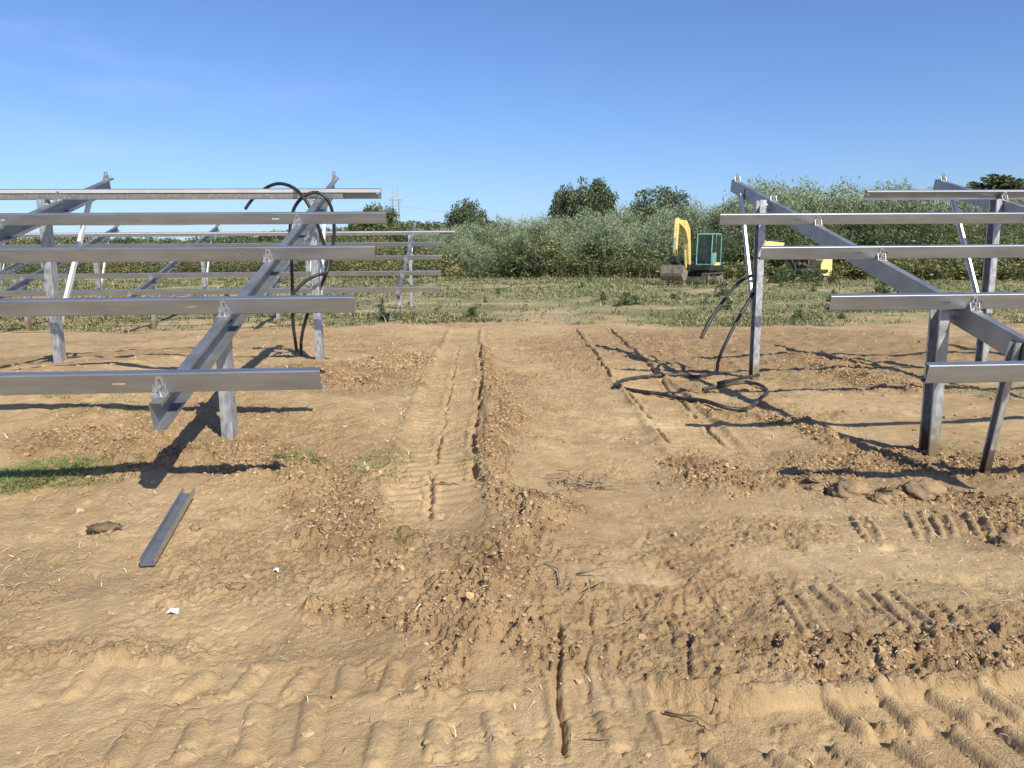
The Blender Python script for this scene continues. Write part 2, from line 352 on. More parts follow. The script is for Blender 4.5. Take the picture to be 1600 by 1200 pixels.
# ------------------------------------------------------------ materials
def mat(name, col, rough=.7, metal=0., spec=None):
    m = bpy.data.materials.new(name); m.use_nodes = True; b = m.node_tree.nodes['Principled BSDF']
    b.inputs['Base Color'].default_value = (*col, 1); b.inputs['Roughness'].default_value = rough; b.inputs['Metallic'].default_value = metal
    if spec is not None: b.inputs['Specular IOR Level'].default_value = spec
    return m
def noise_mat(name, c1, c2, scale=8, rough=.7, metal=0., bump=0., stretch=(1, 1, 1), r2=None, detail=5, lo=.35, hi=.65, bscale=None, island=0.):
    m = mat(name, c1, rough, metal); t = m.node_tree; b = t.nodes['Principled BSDF']
    tc = t.nodes.new('ShaderNodeTexCoord'); mp = t.nodes.new('ShaderNodeMapping'); mp.inputs['Scale'].default_value = stretch
    n = t.nodes.new('ShaderNodeTexNoise'); n.inputs['Scale'].default_value = scale; n.inputs['Detail'].default_value = detail
    r = t.nodes.new('ShaderNodeValToRGB'); e = r.color_ramp.elements; e[0].position = lo; e[1].position = hi; e[0].color = (*c1, 1); e[1].color = (*c2, 1)
    t.links.new(tc.outputs['Object'], mp.inputs[0]); t.links.new(mp.outputs[0], n.inputs['Vector']); t.links.new(n.outputs[0], r.inputs[0])
    out = r.outputs[0]
    if island:
        g = t.nodes.new('ShaderNodeNewGeometry'); mr = t.nodes.new('ShaderNodeMapRange'); mr.inputs['To Min'].default_value = 1-island; mr.inputs['To Max'].default_value = 1+island
        mm = t.nodes.new('ShaderNodeMixRGB'); mm.blend_type = 'MULTIPLY'; mm.inputs[0].default_value = 1
        t.links.new(g.outputs['Random Per Island'], mr.inputs[0]); t.links.new(out, mm.inputs[1]); t.links.new(mr.outputs[0], mm.inputs[2]); out = mm.outputs[0]
    t.links.new(out, b.inputs['Base Color'])
    if r2 is not None:
        rr = t.nodes.new('ShaderNodeMapRange'); rr.inputs['To Min'].default_value = rough; rr.inputs['To Max'].default_value = r2
        t.links.new(n.outputs[0], rr.inputs[0]); t.links.new(rr.outputs[0], b.inputs['Roughness'])
    if bump:
        n2 = t.nodes.new('ShaderNodeTexNoise'); n2.inputs['Scale'].default_value = bscale or scale*3; n2.inputs['Detail'].default_value = 6
        bu = t.nodes.new('ShaderNodeBump'); bu.inputs['Strength'].default_value = bump; bu.inputs['Distance'].default_value = .01
        t.links.new(tc.outputs['Object'], n2.inputs['Vector']); t.links.new(n2.outputs[0], bu.inputs['Height']); t.links.new(bu.outputs[0], b.inputs['Normal'])
    return m
def leaf_mat(name, c1, c2, scale=.6, island=.35, sheen=0.):
    """leaves: colour varies in clumps and leaf by leaf, a little light passes through"""
    m = bpy.data.materials.new(name); m.use_nodes = True; t = m.node_tree; b = t.nodes['Principled BSDF']; b.inputs['Roughness'].default_value = .55
    tc = t.nodes.new('ShaderNodeTexCoord'); n = t.nodes.new('ShaderNodeTexNoise'); n.inputs['Scale'].default_value = scale; n.inputs['Detail'].default_value = 4
    g = t.nodes.new('ShaderNodeNewGeometry'); a = t.nodes.new('ShaderNodeMath'); a.operation = 'ADD'; s = t.nodes.new('ShaderNodeMath'); s.operation = 'MULTIPLY_ADD'; s.inputs[1].default_value = island*1.6; s.inputs[2].default_value = -island*.8
    r = t.nodes.new('ShaderNodeValToRGB'); e = r.color_ramp.elements; e[0].position = .25; e[1].position = .75; e[0].color = (*c1, 1); e[1].color = (*c2, 1)
    t.links.new(tc.outputs['Object'], n.inputs['Vector']); t.links.new(g.outputs['Random Per Island'], s.inputs[0]); t.links.new(n.outputs[0], a.inputs[0]); t.links.new(s.outputs[0], a.inputs[1]); t.links.new(a.outputs[0], r.inputs[0])
    t.links.new(r.outputs[0], b.inputs['Base Color'])
    tr = t.nodes.new('ShaderNodeBsdfTranslucent'); mx = t.nodes.new('ShaderNodeMixShader'); mx.inputs[0].default_value = .25
    t.links.new(r.outputs[0], tr.inputs[0]); t.links.new(b.outputs[0], mx.inputs[1]); t.links.new(tr.outputs[0], mx.inputs[2]); t.links.new(mx.outputs[0], t.nodes['Material Output'].inputs[0])
    return m
M = {}
M['steel'] = noise_mat('galvanised_steel', (.27, .285, .295), (.36, .375, .385), 3.0, .40, .76, bump=.04, stretch=(1, 5, 5), r2=.5, bscale=90, lo=.3, hi=.7)
_b = M['steel'].node_tree.nodes['Principled BSDF']; _b.inputs['Coat Weight'].default_value = .8; _b.inputs['Coat Roughness'].default_value = .22; _b.inputs['Coat IOR'].default_value = 1.8
M['post'] = noise_mat('weathered_galvanised', (.36, .37, .385), (.58, .59, .60), 26, .42, .75, bump=.05, r2=.6, lo=.38, hi=.62, stretch=(1, 1, .45))
M['rafter'] = noise_mat('dull_galvanised', (.30, .31, .32), (.40, .41, .42), 5, .45, .8, r2=.55, bump=.03, bscale=80)
M['brace'] = noise_mat('sunlit_zinc', (.72, .73, .74), (.82, .83, .84), 6, .35, .35, r2=.5)  # new zinc of braces and rail lip, colour lightened for the sun on them
M['bolt'] = noise_mat('zinc_clip', (.40, .41, .42), (.58, .59, .60), 30, .45, .8)
M['hose'] = noise_mat('black_plastic_hose', (.012, .012, .013), (.035, .033, .032), 9, .42, 0, r2=.6)
M['straw'] = noise_mat('dry_straw', (.48, .38, .24), (.78, .68, .48), 3, .8, island=.35)
M['twig'] = noise_mat('dry_twig', (.16, .11, .07), (.36, .28, .18), 6, .85)
M['grass'] = leaf_mat('green_grass', (.10, .17, .035), (.27, .36, .10), 2.0)
M['field_grass'] = leaf_mat('field_weeds', (.11, .14, .045), (.37, .36, .18), .45, .45)
M['clod'] = noise_mat('soil_clod', (.31, .205, .108), (.45, .31, .165), 5, .95, bump=.6, bscale=70, island=.2)
M['stone'] = noise_mat('earthy_stone', (.17, .115, .065), (.33, .225, .125), 9, .95, bump=1.0, bscale=45)
M['dark_clod'] = noise_mat('dark_crumbling_clod', (.08, .055, .035), (.20, .14, .08), 12, .95, bump=.9, bscale=40)
M['paper'] = mat('white_paper', (.8, .78, .72), .8)
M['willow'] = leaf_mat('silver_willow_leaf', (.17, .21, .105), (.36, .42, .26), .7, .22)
M['willow_dark'] = leaf_mat('dark_willow_leaf', (.06, .085, .035), (.20, .24, .13), .8, .4)  # darker green leaf of some front shrubs and one tree
M['dark_leaf'] = leaf_mat('dark_green_leaf', (.052, .078, .03), (.185, .225, .10), .6, .4)
M['mid_leaf'] = leaf_mat('mid_green_leaf', (.06, .09, .028), (.20, .24, .095), .7, .4)
M['olive_leaf'] = leaf_mat('olive_leaf', (.105, .115, .035), (.34, .33, .13), .8, .4)
M['gold_leaf'] = leaf_mat('yellowing_leaf', (.20, .18, .06), (.46, .42, .17), .8, .4)
M['russet'] = leaf_mat('russet_seedhead', (.13, .06, .03), (.30, .17, .09), .8, .3)
M['bark'] = noise_mat('bark', (.06, .045, .03), (.16, .13, .10), 5, .9, bump=.5)

def muddy(m, z0, z1, col):
    t = m.node_tree; b = t.nodes['Principled BSDF']; src = b.inputs['Base Color'].links[0].from_socket
    g = t.nodes.new('ShaderNodeNewGeometry'); sp = t.nodes.new('ShaderNodeSeparateXYZ'); n = t.nodes.new('ShaderNodeTexNoise'); n.inputs['Scale'].default_value = 14; n.inputs['Detail'].default_value = 6
    ad = t.nodes.new('ShaderNodeMath'); ad.operation = 'MULTIPLY_ADD'; ad.inputs[1].default_value = .5; mr = t.nodes.new('ShaderNodeMapRange'); mr.inputs['From Min'].default_value = z1; mr.inputs['From Max'].default_value = z0
    mx = t.nodes.new('ShaderNodeMixRGB'); mx.inputs[2].default_value = (*col, 1)
    t.links.new(g.outputs['Position'], sp.inputs[0]); t.links.new(g.outputs['Position'], n.inputs['Vector']); t.links.new(n.outputs[0], ad.inputs[0]); t.links.new(sp.outputs[2], ad.inputs[2])
    t.links.new(ad.outputs[0], mr.inputs[0]); t.links.new(mr.outputs[0], mx.inputs[0]); t.links.new(src, mx.inputs[1]); t.links.new(mx.outputs[0], b.inputs['Base Color'])
muddy(M['post'], .32, .50, (.34, .25, .15)); muddy(M['hose'], .20, .36, (.12, .09, .06))
def ground_mat():
    m = bpy.data.materials.new('sandy_soil'); m.use_nodes = True; t = m.node_tree; b = t.nodes['Principled BSDF']; N = t.nodes.new; K = t.links.new
    b.inputs['Roughness'].default_value = .93; b.inputs['Specular IOR Level'].default_value = .25
    geo = N('ShaderNodeNewGeometry')
    def noise(sc, det=5, ro=.55):
        n = N('ShaderNodeTexNoise'); n.inputs['Scale'].default_value = sc; n.inputs['Detail'].default_value = det; n.inputs['Roughness'].default_value = ro; K(geo.outputs['Position'], n.inputs['Vector']); return n.outputs[0]
    def ramp(i, stops):
        r = N('ShaderNodeValToRGB'); e = r.color_ramp.elements
        for k, (p, c) in enumerate(stops):
            if k > 1: e.new(p)
            e[k].position = p; e[k].color = (*c, 1)
        K(i, r.inputs[0]); return r.outputs[0]
    def mix(f, a, c, mode='MIX'):
        x = N('ShaderNodeMixRGB'); x.blend_type = mode
        for s, v in ((0, f), (1, a), (2, c)):
            if isinstance(v, (int, float)): x.inputs[s].default_value = v
            elif isinstance(v, tuple): x.inputs[s].default_value = (*v, 1)
            else: K(v, x.inputs[s])
        return x.outputs[0]
    def attr(n):
        a = N('ShaderNodeAttribute'); a.attribute_name = n; return a.outputs['Fac']
    dry = ramp(noise(.8, 6), [(.3, (.40, .270, .136)), (.5, (.495, .347, .183)), (.7, (.58, .42, .23))])
    dry = mix(.45, dry, ramp(noise(9, 6), [(.35, (.58, .55, .52)), (.65, (1.08, 1.08, 1.08))]), 'MULTIPLY')
    pink = ramp(noise(.55, 4), [(.58, (0, 0, 0)), (.66, (1, 1, 1))])
    dry = mix(mix(.55, (0, 0, 0), pink), dry, (.44, .315, .205))
    loose = ramp(noise(4, 6), [(.35, (.245, .155, .078)), (.65, (.40, .268, .138))])
    dry = mix(attr('damp'), dry, ramp(noise(2.2, 7, .65), [(.3, (.285, .188, .098)), (.55, (.39, .265, .142)), (.75, (.50, .355, .195))]))
    soil = mix(attr('rough'), dry, loose)
    speck = ramp(noise(70, 3), [(.62, (0, 0, 0)), (.72, (1, 1, 1))])
    soil = mix(mix(.35, (0, 0, 0), speck), soil, (.19, .125, .07))
    g1 = ramp(noise(.35, 6), [(.35, (.18, .18, .08)), (.50, (.29, .255, .13)), (.64, (.48, .38, .215))])
    g1 = mix(.6, g1, ramp(noise(6, 6), [(.35, (.6, .65, .55)), (.65, (1.15, 1.1, 1.05))]), 'MULTIPLY')
    c = mix(attr('grass'), soil, g1)
    c = mix(attr('path'), c, (.42, .32, .20))
    K(c, b.inputs['Base Color'])
    bu = N('ShaderNodeBump'); bu.inputs['Strength'].default_value = .75; bu.inputs['Distance'].default_value = .02
    bsum = N('ShaderNodeMath'); bsum.operation = 'ADD'; K(noise(45, 6, .65), bsum.inputs[0]); K(noise(160, 4, .6), bsum.inputs[1])
    ms = N('ShaderNodeMath'); ms.operation = 'MULTIPLY_ADD'; ms.inputs[1].default_value = -.18; ms.inputs[2].default_value = .68; K(attr('smooth'), ms.inputs[0]); K(ms.outputs[0], bu.inputs['Strength'])
    vo = N('ShaderNodeTexVoronoi'); vo.inputs['Scale'].default_value = 75; vo.feature = 'F1'; K(geo.outputs['Position'], vo.inputs['Vector'])
    va = N('ShaderNodeMath'); va.operation = 'MULTIPLY_ADD'; va.inputs[2].default_value = .0; rm = N('ShaderNodeMath'); rm.operation = 'MULTIPLY_ADD'; rm.inputs[1].default_value = -.7; rm.inputs[2].default_value = -.25
    K(attr('rough'), rm.inputs[0]); K(vo.outputs['Distance'], va.inputs[0]); K(rm.outputs[0], va.inputs[1]); bs2 = N('ShaderNodeMath'); bs2.operation = 'ADD'; K(bsum.outputs[0], bs2.inputs[0]); K(va.outputs[0], bs2.inputs[1]); bsum = bs2
    K(bsum.outputs[0], bu.inputs['Height']); K(bu.outputs[0], b.inputs['Normal'])
    return m
M['ground'] = ground_mat()

# ------------------------------------------------------------ ground: one sheet out to the horizon
def grow(a, b, s, k):
    o = [a]
    while o[-1] < b: o.append(o[-1]+s); s *= k
    return o
xs = list(np.arange(0, 2.9, .0085)); st = .0085
while xs[-1] < 15: st = min(st*1.02, .07); xs.append(xs[-1]+st)
xs = np.array(xs + grow(xs[-1]+.1, 1800, .12, 1.12)); xs = np.concatenate([-xs[:0:-1], xs])
ys = list(np.arange(1.6, 2.8, .0075))
while ys[-1] < 21: ys.append(ys[-1]+max(.0075, ys[-1]*.0030))
ys = np.array(sorted(grow(-60, 0, 3, .97)[:25] + [0.3, .8, 1.2, 1.4, 1.5]) + ys + grow(ys[-1]+.12, 2500, .14, 1.06))
ys = np.unique(ys)
X, Y = np.meshgrid(xs, ys); h, rough, field, smooth = terrain(X, Y, True)
fx, fy = X.ravel(), Y.ravel()
# grass and pale paths as masks on the soil
gp = np.clip(field*(.55+.9*fbm(X*.5, Y*.5, 3, 90)), 0, 1)
gp = np.clip(gp*sstep(-.2, .45, 1.6*(fbm(X*1.1, Y*.8, 4, 96)-.5)+.12*(Y-dirt_edge(X))), 0, 1)
def bandm(yc, w): return np.exp(-((Y-yc)/w)**2)
path = .75*bandm(43.5+X*.02, 1.4)*sstep(-2, 6, X) + .55*bandm(62, 3.5)*(1-sstep(-12, 0, X)) + .8*bandm(34, 3.5)*(1-sstep(-14, -8, X))*sstep(.4, .6, fbm(X*.2, Y*.2, 2, 92))
path = path + .55*field*sstep(.60, .72, fbm(X*.33, Y*.22, 3, 93))
damp = 0*X
for cx, cy, rx, ry, st_ in ((4.6, 13.6, 4.5, 3.4, .95), (-1.9, 8.3, 1.0, 1.1, .9), (-2.4, 5.3, 1.3, .7, .6), (1.7, 5.2, .8, .6, .7), (3.2, 5.7, 1.3, .9, .9), (3.1, 4.3, .6, .7, .6), (.1, 4.2, .5, .8, .8), (-.05, 7.2, .35, 2.2, .8), (1.3, 2.95, .9, .28, .7), (-.35, 3.0, .7, .35, .6), (-2.6, 3.4, .9, .5, .7), (-6, 11, 2.5, 1.5, .5), (1.2, 12.5, 1.0, 1.5, .5)):
    e = ((X-cx)/rx)**2+((Y-cy)/ry)**2; damp = np.maximum(damp, st_*(1-sstep(.5, 1.5, e+1.1*(fbm(X*1.3, Y*1.3, 4, 97)-.5))))
nx, ny = len(xs), len(ys)
idx = np.arange(nx*ny).reshape(ny, nx)
Q = np.stack([idx[:-1, :-1].ravel(), idx[:-1, 1:].ravel(), idx[1:, 1:].ravel(), idx[1:, :-1].ravel()], 1)
me = np_mesh('ground', np.stack([X.ravel(), Y.ravel(), h.ravel()], 1), Q, True, {'smooth': smooth, 'damp': damp*(1-field), 'rough': rough*(1-field), 'grass': gp, 'path': np.clip(path, 0, 1)})
ground = tag(link_mesh('ground', me, M['ground']), kind='structure')
print('ground', nx, ny, nx*ny)

# ------------------------------------------------------------ solar racks
TILT = R(15.58); CT, ST = math.cos(TILT), math.sin(TILT); HW = .121
TS = [0, 1.325, 2.758, 4.155, 5.481, 6.855]
def C_prof(f, hgt, lip, t=.0035):
    c = .008; k1, k2 = c*.076, c*.617
    return [(0, c), (k1, c-c*.383), (c-c*.707, c-c*.707), (c-c*.383, k1), (c, 0), (f, 0), (f, lip), (f-t, lip), (f-t, t), (t, t), (t, hgt-t), (f-t, hgt-t), (f-t, hgt-lip), (f, hgt-lip), (f, hgt), (c, hgt), (c-c*.383, hgt-k1), (c-c*.707, hgt-c+c*.707), (k1, hgt-c+c*.383), (0, hgt-c)]
def slope(Oz): return lambda u, t, n: (u, t*CT-n*ST, Oz+t*ST+n*CT)
def purlin(S, t, u0, u1, rev, raf, parent, fine, lip_=.014):
    b = MB(); f = .052
    def seg(a, c, poly):
        fn = lambda uu: (lambda p, q: S(uu, t+(p if not rev else f-p), q+.002))
        b.extrude(poly, fn(a), fn(c))
    full = C_prof(f, HW, .014)
    if rev: full = full[:5]+[(f, 0), (f, .008), (f-.0035, .008)]+full[8:12]+[(f-.0035, HW-lip_), (f, HW-lip_)]+full[14:]
    if fine:
        tt = .0035; s0, s1 = .052, .066
        lower = [(0, 0), (f, 0), (f, .014), (f-tt, .014), (f-tt, tt), (tt, tt), (tt, s0), (0, s0)]
        upper = [(0, s1), (tt, s1)]+full[10:]
        cuts = []
        for r in raf:
            for o in (-.235, .06):
                if u0+.05 < r+o and r+o+.075 < u1-.05: cuts.append((r+o, r+o+(.075 if o < 0 else .035)))
        for e in ((u0+.03, u0+.06), (u1-.06, u1-.03)):
            if rev: cuts.append(e)
        cuts = sorted(c for c in cuts); a = u0
        for c0, c1 in cuts:
            seg(a, c0, full); seg(c0, c1, lower); seg(c0, c1, upper); a = c1
        seg(a, u1, full)
    else: seg(u0, u1, full)
    o = b.build('purlin', M['steel'], parent)
    if rev:   # lip of the top rail, strong sunlight put into its bright colour
        l = MB(); l.extrude([(f+.0006, HW-lip_+.001), (f+.0022, HW-lip_+.001), (f+.0022, HW-.001), (f+.0006, HW-.001)], lambda p, q: S(u0+.002, t+f-p, q+.002), lambda p, q: S(u1-.002, t+f-p, q+.002)); l.build('lip', M['brace'], o)
    return o
def clip_mesh(S, t, u):
    b = MB(); w0, w1, H = .042, .016, .098; y0 = -.008
    out = [(-w0, 0), (w0, 0), (w1, H), (-w1, H)]; inn = [(-.009, .055), (.009, .055), (.007, .082), (-.007, .082)]
    for a in range(4):
        c = (a+1) % 4; poly = [out[a], out[c], inn[c], inn[a]]
        b.extrude(poly, lambda p, q: S(u+p, t+y0, .008+q), lambda p, q: S(u+p, t+y0+.006, .008+q))
    b.extrude([(-.042, -.075), (.042, -.075), (.042, -.001), (-.042, -.001)], lambda p, q: S(u+p, t+q, .0015), lambda p, q: S(u+p, t+q, .0075))
    for sx in (-1, 1):   # side gussets
        b.extrude([(-.046, .008), (-.009, .008), (-.009, .062)], lambda p, q: S(u+sx*.037, t+p, q), lambda p, q: S(u+sx*.0345, t+p, q))
    b.tube([S(u, t-.012, .05), S(u, t-.034, .05)], .011, 6); b.tube([S(u+.008, t-.04, .006), S(u+.008, t-.04, .036)], .011, 6)
    return b
def c_post(b, u, y, z0, z1, f=.085, dep=.15, ub=0., yb=0.):
    poly = C_prof(f, dep, .02, .004)
    fn = lambda z, du, dy: (lambda p, q: (u-.003-p+du, y-dep/2+q+dy, z))
    b.extrude(poly, fn(z0, ub, yb), fn(z1, 0, 0))
def rack(label, O, yaw, rafs, purs, fine=True, legs=(), poff={}, group=None, braces=True, name='solar_rack'):
    root = empty(name, (O[0], O[1], 0), R(yaw)); S = slope(O[2]); cy, sy = math.cos(R(yaw)), math.sin(R(yaw))
    tag(root, label, 'solar mounting rack', group)
    W = lambda u, y: (O[0]+u*cy-y*sy, O[1]+u*sy+y*cy)
    for (i, u0, u1) in purs: purlin(S, TS[i], u0, u1, i == 4, rafs, root, fine, .042 if u0 < -3 else .02)
    if fine:   # inner splice sleeve of the top rail
        for (i, u0, u1) in purs:
            if i == 4 and u0 < -3:
                b = MB(); fn = lambda uu: (lambda p, q: S(uu, TS[4]+.006+p, q+.006)); b.extrude(C_prof(.042, HW-.056, .012), fn(u0+.1), fn(u1-.46)); b.build('splice_sleeve', M['bolt'], root)
    for u in rafs:
        b = MB(); poly = C_prof(.07, .17, .02, .004)
        fn = lambda t: (lambda p, q: S(u+p, t, -q)); b.extrude(poly, fn(-.13), fn(6.98))
        for t in (1.45, 1.52, 5.46, 5.53):
            for q in (-.05, -.12): b.tube([(S(u+.004, t, q)), (S(u+.018, t, q))], .011, 6)
        rf = b.build('rafter', M['rafter'], root)
        for t in TS: clip_mesh(S, t, u+.03).build('clip', M['bolt'], rf)
        for t, rr in ((1.5, 'f'), (5.5, 'b')):
            y = t*CT; wx, wy = W(u, y); b = MB(); z0 = gzs(wx, wy)-.3
            c_post(b, u+poff.get((rafs.index(u), rr), 0), y, z0, O[2]+t*ST-(.0 if rr == 'b' else .03))
            for q in (-.05, -.12):
                for dt in (-.035, .035): b.tube([S(u+poff.get((rafs.index(u), rr), 0)-.009, t+dt, q), S(u-.0, t+dt, q)], .012, 6)
            b.build('post', M['post'], root)
        if braces:
            b = MB(); p0 = Vector((u-.05+poff.get((rafs.index(u), 'b'), 0), 5.5*CT+.08, .82)); p1 = Vector(S(u-.035, 6.45, -.12)); d = (p1-p0).normalized(); ax = Vector((1, 0, 0)); nn = ax.cross(d).normalized()
            poly = C_prof(.035, .075, .012, .003)
            mk = lambda P: (lambda p, q: P + ax*(.02-p) + nn*(q-.037))
            b.extrude(poly, mk(p0), mk(p1)); b.tube([p0+Vector((0, -.02, .03)), p0+Vector((0, .05, .03))], .012, 6)
            b.build('brace', M['brace'], root)
            b = MB(); b.box(S(u-.008, 6.45, -.10), (.008, .10, .17), Matrix.Rotation(TILT, 3, 'X')); b.build('brace_bracket', M['rafter'], root)
    for u in legs:
        b = MB(); y = .86*CT; wx, wy = W(u, y); z1 = O[2]+.80*ST-.05
        poly = C_prof(.045, .075, .012, .003); z0 = gzs(wx, wy)-.2
        fn = lambda z, yy, du: (lambda p, q: (u-.006-p+du, yy-.037+q, z)); b.extrude(poly, fn(z0, y+.03, -.055), fn(z1, .72*CT, 0))
        b.build('leg', M['post'], root)
        b = MB(); pl = [(-.055, -.17), (.055, -.17), (.055, .02), (-.055, .02)]
        b.extrude(pl, lambda p, q: S(u-.0065, .74+p, q-.06), lambda p, q: S(u-.012, .74+p, q-.06))
        for dt in (-.028, .028): b.tube([S(u-.012, .74+dt, -.075), S(u-.026, .74+dt, -.075)], .013, 6)
        b.build('leg_bracket', M['bolt'], root)
    return root
S_ = 3.05
rackL = rack('front left bare galvanised rack with black hose looped over its right end', (-2.032, 4.307, .854), 3.72, [0, -S_, -2*S_],
             [(0, -7.2, .93), (1, -7.2, .965), (2, -7.2, .975), (3, -7.2, .963), (4, -7.2, .79)], poff={(1, 'b'): -.12})
rackR = rack('front right bare galvanised rack with staggered rail ends beside the coiled hose', (3.624, 4.669, .821), 3.62, [0, S_, 2*S_],
             [(0, -1.108, 7.2), (1, -1.112, 7.2), (2, -1.13, 7.2), (3, -1.075, 7.2), (4, 1.246, 7.2)], legs=(0,), poff={(0, 'f'): -.07, (0, 'b'): -.06})
rackB = rack('second bare rack farther back on the left, seen between the rails of the front one', (-2.68, 17.967, .827), 3.16, [-S_*k for k in range(6)],
             [(0, -16.2, .97), (1, -16.2, 1.0), (2, -16.2, 1.0), (3, -16.2, .98), (4, -16.2, 1.3)])
rack('small third rack row far off on the left, in front of the hedge', (-22.5, 32.5, .75), 3.2, [-S_*k for k in range(5)], [(1, -12.6, .8), (3, -12.6, .8)], fine=False)
rack('farthest rack row on the left, only rafters and thin rails against the hedge', (-27.5, 46.5, .75), 3.2, [-S_*k for k in range(6)], [(2, -15.6, .8), (4, -15.6, .8)], fine=False)

# ------------------------------------------------------------ hoses
def catmull(P, n=10):
    P = [Vector(p) for p in P]; o = []
    for i in range(len(P)-1):
        a, b, c, d = P[max(i-1, 0)], P[i], P[i+1], P[min(i+2, len(P)-1)]
        for k in range(n):
            t = k/n; o.append(.5*((2*b)+(c-a)*t+(2*a-5*b+4*c-d)*t*t+(3*b-a-3*c+d)*t**3))
    return o+[P[-1]]
def hose(P, r, label, name='hose'):
    pts = catmull(P, 16); rr = [r*(1.0+.05*(i % 2)) for i in range(len(pts))]
    b = MB(); b.tube(pts, r, 12, rr=rr)
    # open bore at both ends
    o = b.build(name, M['hose'], smooth=True); tag(o, label, 'hose'); return o
HL1 = [(-3.372, 9.95, 2.239), (-3.267, 9.95, 2.365), (-3.064, 9.9, 2.501), (-2.857, 9.75, 2.532), (-2.638, 9.55, 2.466), (-2.494, 9.4, 2.355), (-2.403, 9.35, 2.231), (-2.34, 9.4, 2.061), (-2.285, 9.5, 1.798), (-2.24, 9.5, 1.581), (-2.266, 9.45, 1.442), (-2.352, 9.35, 1.414), (-2.498, 9.3, 1.333), (-2.631, 9.25, 1.182), (-2.708, 9.25, 1.037)]
HL2 = [(-2.755, 9.9, .1), (-2.735, 9.87, .35), (-2.717, 9.85, .587), (-2.613, 9.8, 0.904), (-2.408, 9.7, 1.248), (-2.27, 9.65, 1.526), (-2.179, 9.6, 1.876), (-2.177, 9.55, 2.182), (-2.243, 9.5, 2.346), (-2.38, 9.5, 2.4), (-2.538, 9.5, 2.325), (-2.653, 9.55, 2.185), (-2.72, 9.6, 1.943), (-2.72, 9.6, 1.647), (-2.742, 9.65, 1.212), (-2.77, 9.7, 0.807), (-2.775, 9.8, 0.469), (-2.776, 9.85, 0.1)]
hose(HL1, .020, 'short black hose draped over the top rail of the left rack, free end hanging left')
hose(HL2, .020, 'long black hose looped over the left rack post with both strands reaching the ground')
HR = [(2.314, 9.3, 0.62), (2.445, 9.4, 0.83), (2.664, 9.6, 1.068), (2.875, 9.8, 1.25), (3.063, 10.0, 1.328), (3.193, 10.15, 1.345), (3.254, 10.2, 1.268), (3.193, 10.1, 1.171), (3.085, 9.95, 1.046), (2.879, 9.8, 0.762), (2.699, 9.7, 0.445), (2.653, 9.75, 0.257), (2.637, 9.8, 0.12)]
def onground(P, r, lift=0.): return [(x, y, gz(x, y)+r+.012+lift) for x, y in P]
hose(HR+onground(F['coil'], .02)[1:], .021, 'black hose coiled in a wide loop on the soil beside the right rack post')
hose(onground(F['coil2'], .02, .03), .021, 'short black hose piece lying across the coil at the post foot')

# ------------------------------------------------------------ loose things on the soil
def blob(name, c, s, seed, material, label, cat, group=None, sub=3, amp=.28, freq=2.4):
    import bmesh
    bm = bmesh.new(); bmesh.ops.create_icosphere(bm, subdivisions=sub, radius=1); rs = np.random.default_rng(seed); off = rs.uniform(0, 50, 3)
    for v in bm.verts:
        p = v.co; q = np.array([p.x, p.y, p.z])*freq+off
        n = float(fbm(np.array([q[0]+q[2]*.7]), np.array([q[1]-q[2]*.6]), 4, seed)[0])-.5
        m = float(fbm(np.array([q[1]+q[2]]), np.array([q[0]]), 2, seed+3)[0])-.5
        f = 1+amp*(1.6*n+.8*m); v.co = Vector((p.x*s[0]*f, p.y*s[1]*f, p.z*s[2]*f))
    me = bpy.data.meshes.new(name); bm.to_mesh(me); bm.free(); me.polygons.foreach_set('use_smooth', [sub > 2]*len(me.polygons))
    o = link_mesh(name, me, material, loc=c); o.rotation_euler = (0, 0, rs.uniform(0, 3)*.1); tag(o, label, cat, group); return o
stl = [((.17, .11, .085), 'rounded sandy stone left of the largest one, below the right rack'), ((.20, .12, .085), 'largest rounded sandy stone, right end of the stone row below the right rack'),
       ((.09, .07, .045), 'flat sandy lump between the two large stones'), ((.08, .06, .04), 'small lump at the left end of the stone row'), ((.10, .06, .035), 'flat dark lump in front of the stone row'),
       ((.11, .06, .05), 'earthy stone at the right edge of the picture'), ((.035, .03, .03), 'small round clod right of the scrap channel top'), ((.05, .035, .04), 'small clod below the left rack rail end, right of the scrap channel'),
       ((.035, .025, .02), 'pebble below the lower end of the scrap channel'), ((.05, .03, .02), 'brown pebble low on the left'), ((.06, .045, .03), 'small lump just behind the left end of the stone row')]
for i, ((x, y), (s, lb)) in enumerate(zip(F['stones'], stl)):
    s = tuple(q*.82 for q in s); blob('stone', (x, y, gz(x, y)+s[2]*.35), s, 30+i, M['stone'], lb, 'stone', sub=4, amp=.42, freq=3.6)
x, y = -2.27, 4.06; blob('soil_clod', (x, y, gz(x, y)+.02), (.085, .03, .028), 91, M['dark_clod'], 'dark crumbling clod of soil left of the scrap channel', 'soil clod', amp=.6, freq=3.5)
for (x, y), sz, lb in zip(F['litter'], (.026, .014), ('torn scrap of white paper on the bare soil at lower left', 'tiny yellowish paper scrap right of the scrap channel')):
    b = MB(); n = 9; z = gz(x, y)+.012; ring = [(x+sz*math.cos(k*6.283/n)*(1+.4*math.sin(k*2.7)), y+sz*.8*math.sin(k*6.283/n)*(1+.35*math.cos(k*1.9)), z+.01*math.sin(k*2.1)) for k in range(n)]
    b.add([(x, y, z+.012)]+ring+[(p[0], p[1], p[2]-.001) for p in ring]+[(x, y, z+.011)], [(0, 1+k, 1+(k+1) % n) for k in range(n)]+[(2*n+1, n+1+(k+1) % n, n+1+k) for k in range(n)]+[(1+k, n+1+k, n+1+(k+1) % n, 1+(k+1) % n) for k in range(n)])
    tag(b.build('paper_scrap', M['paper']), lb, 'litter')
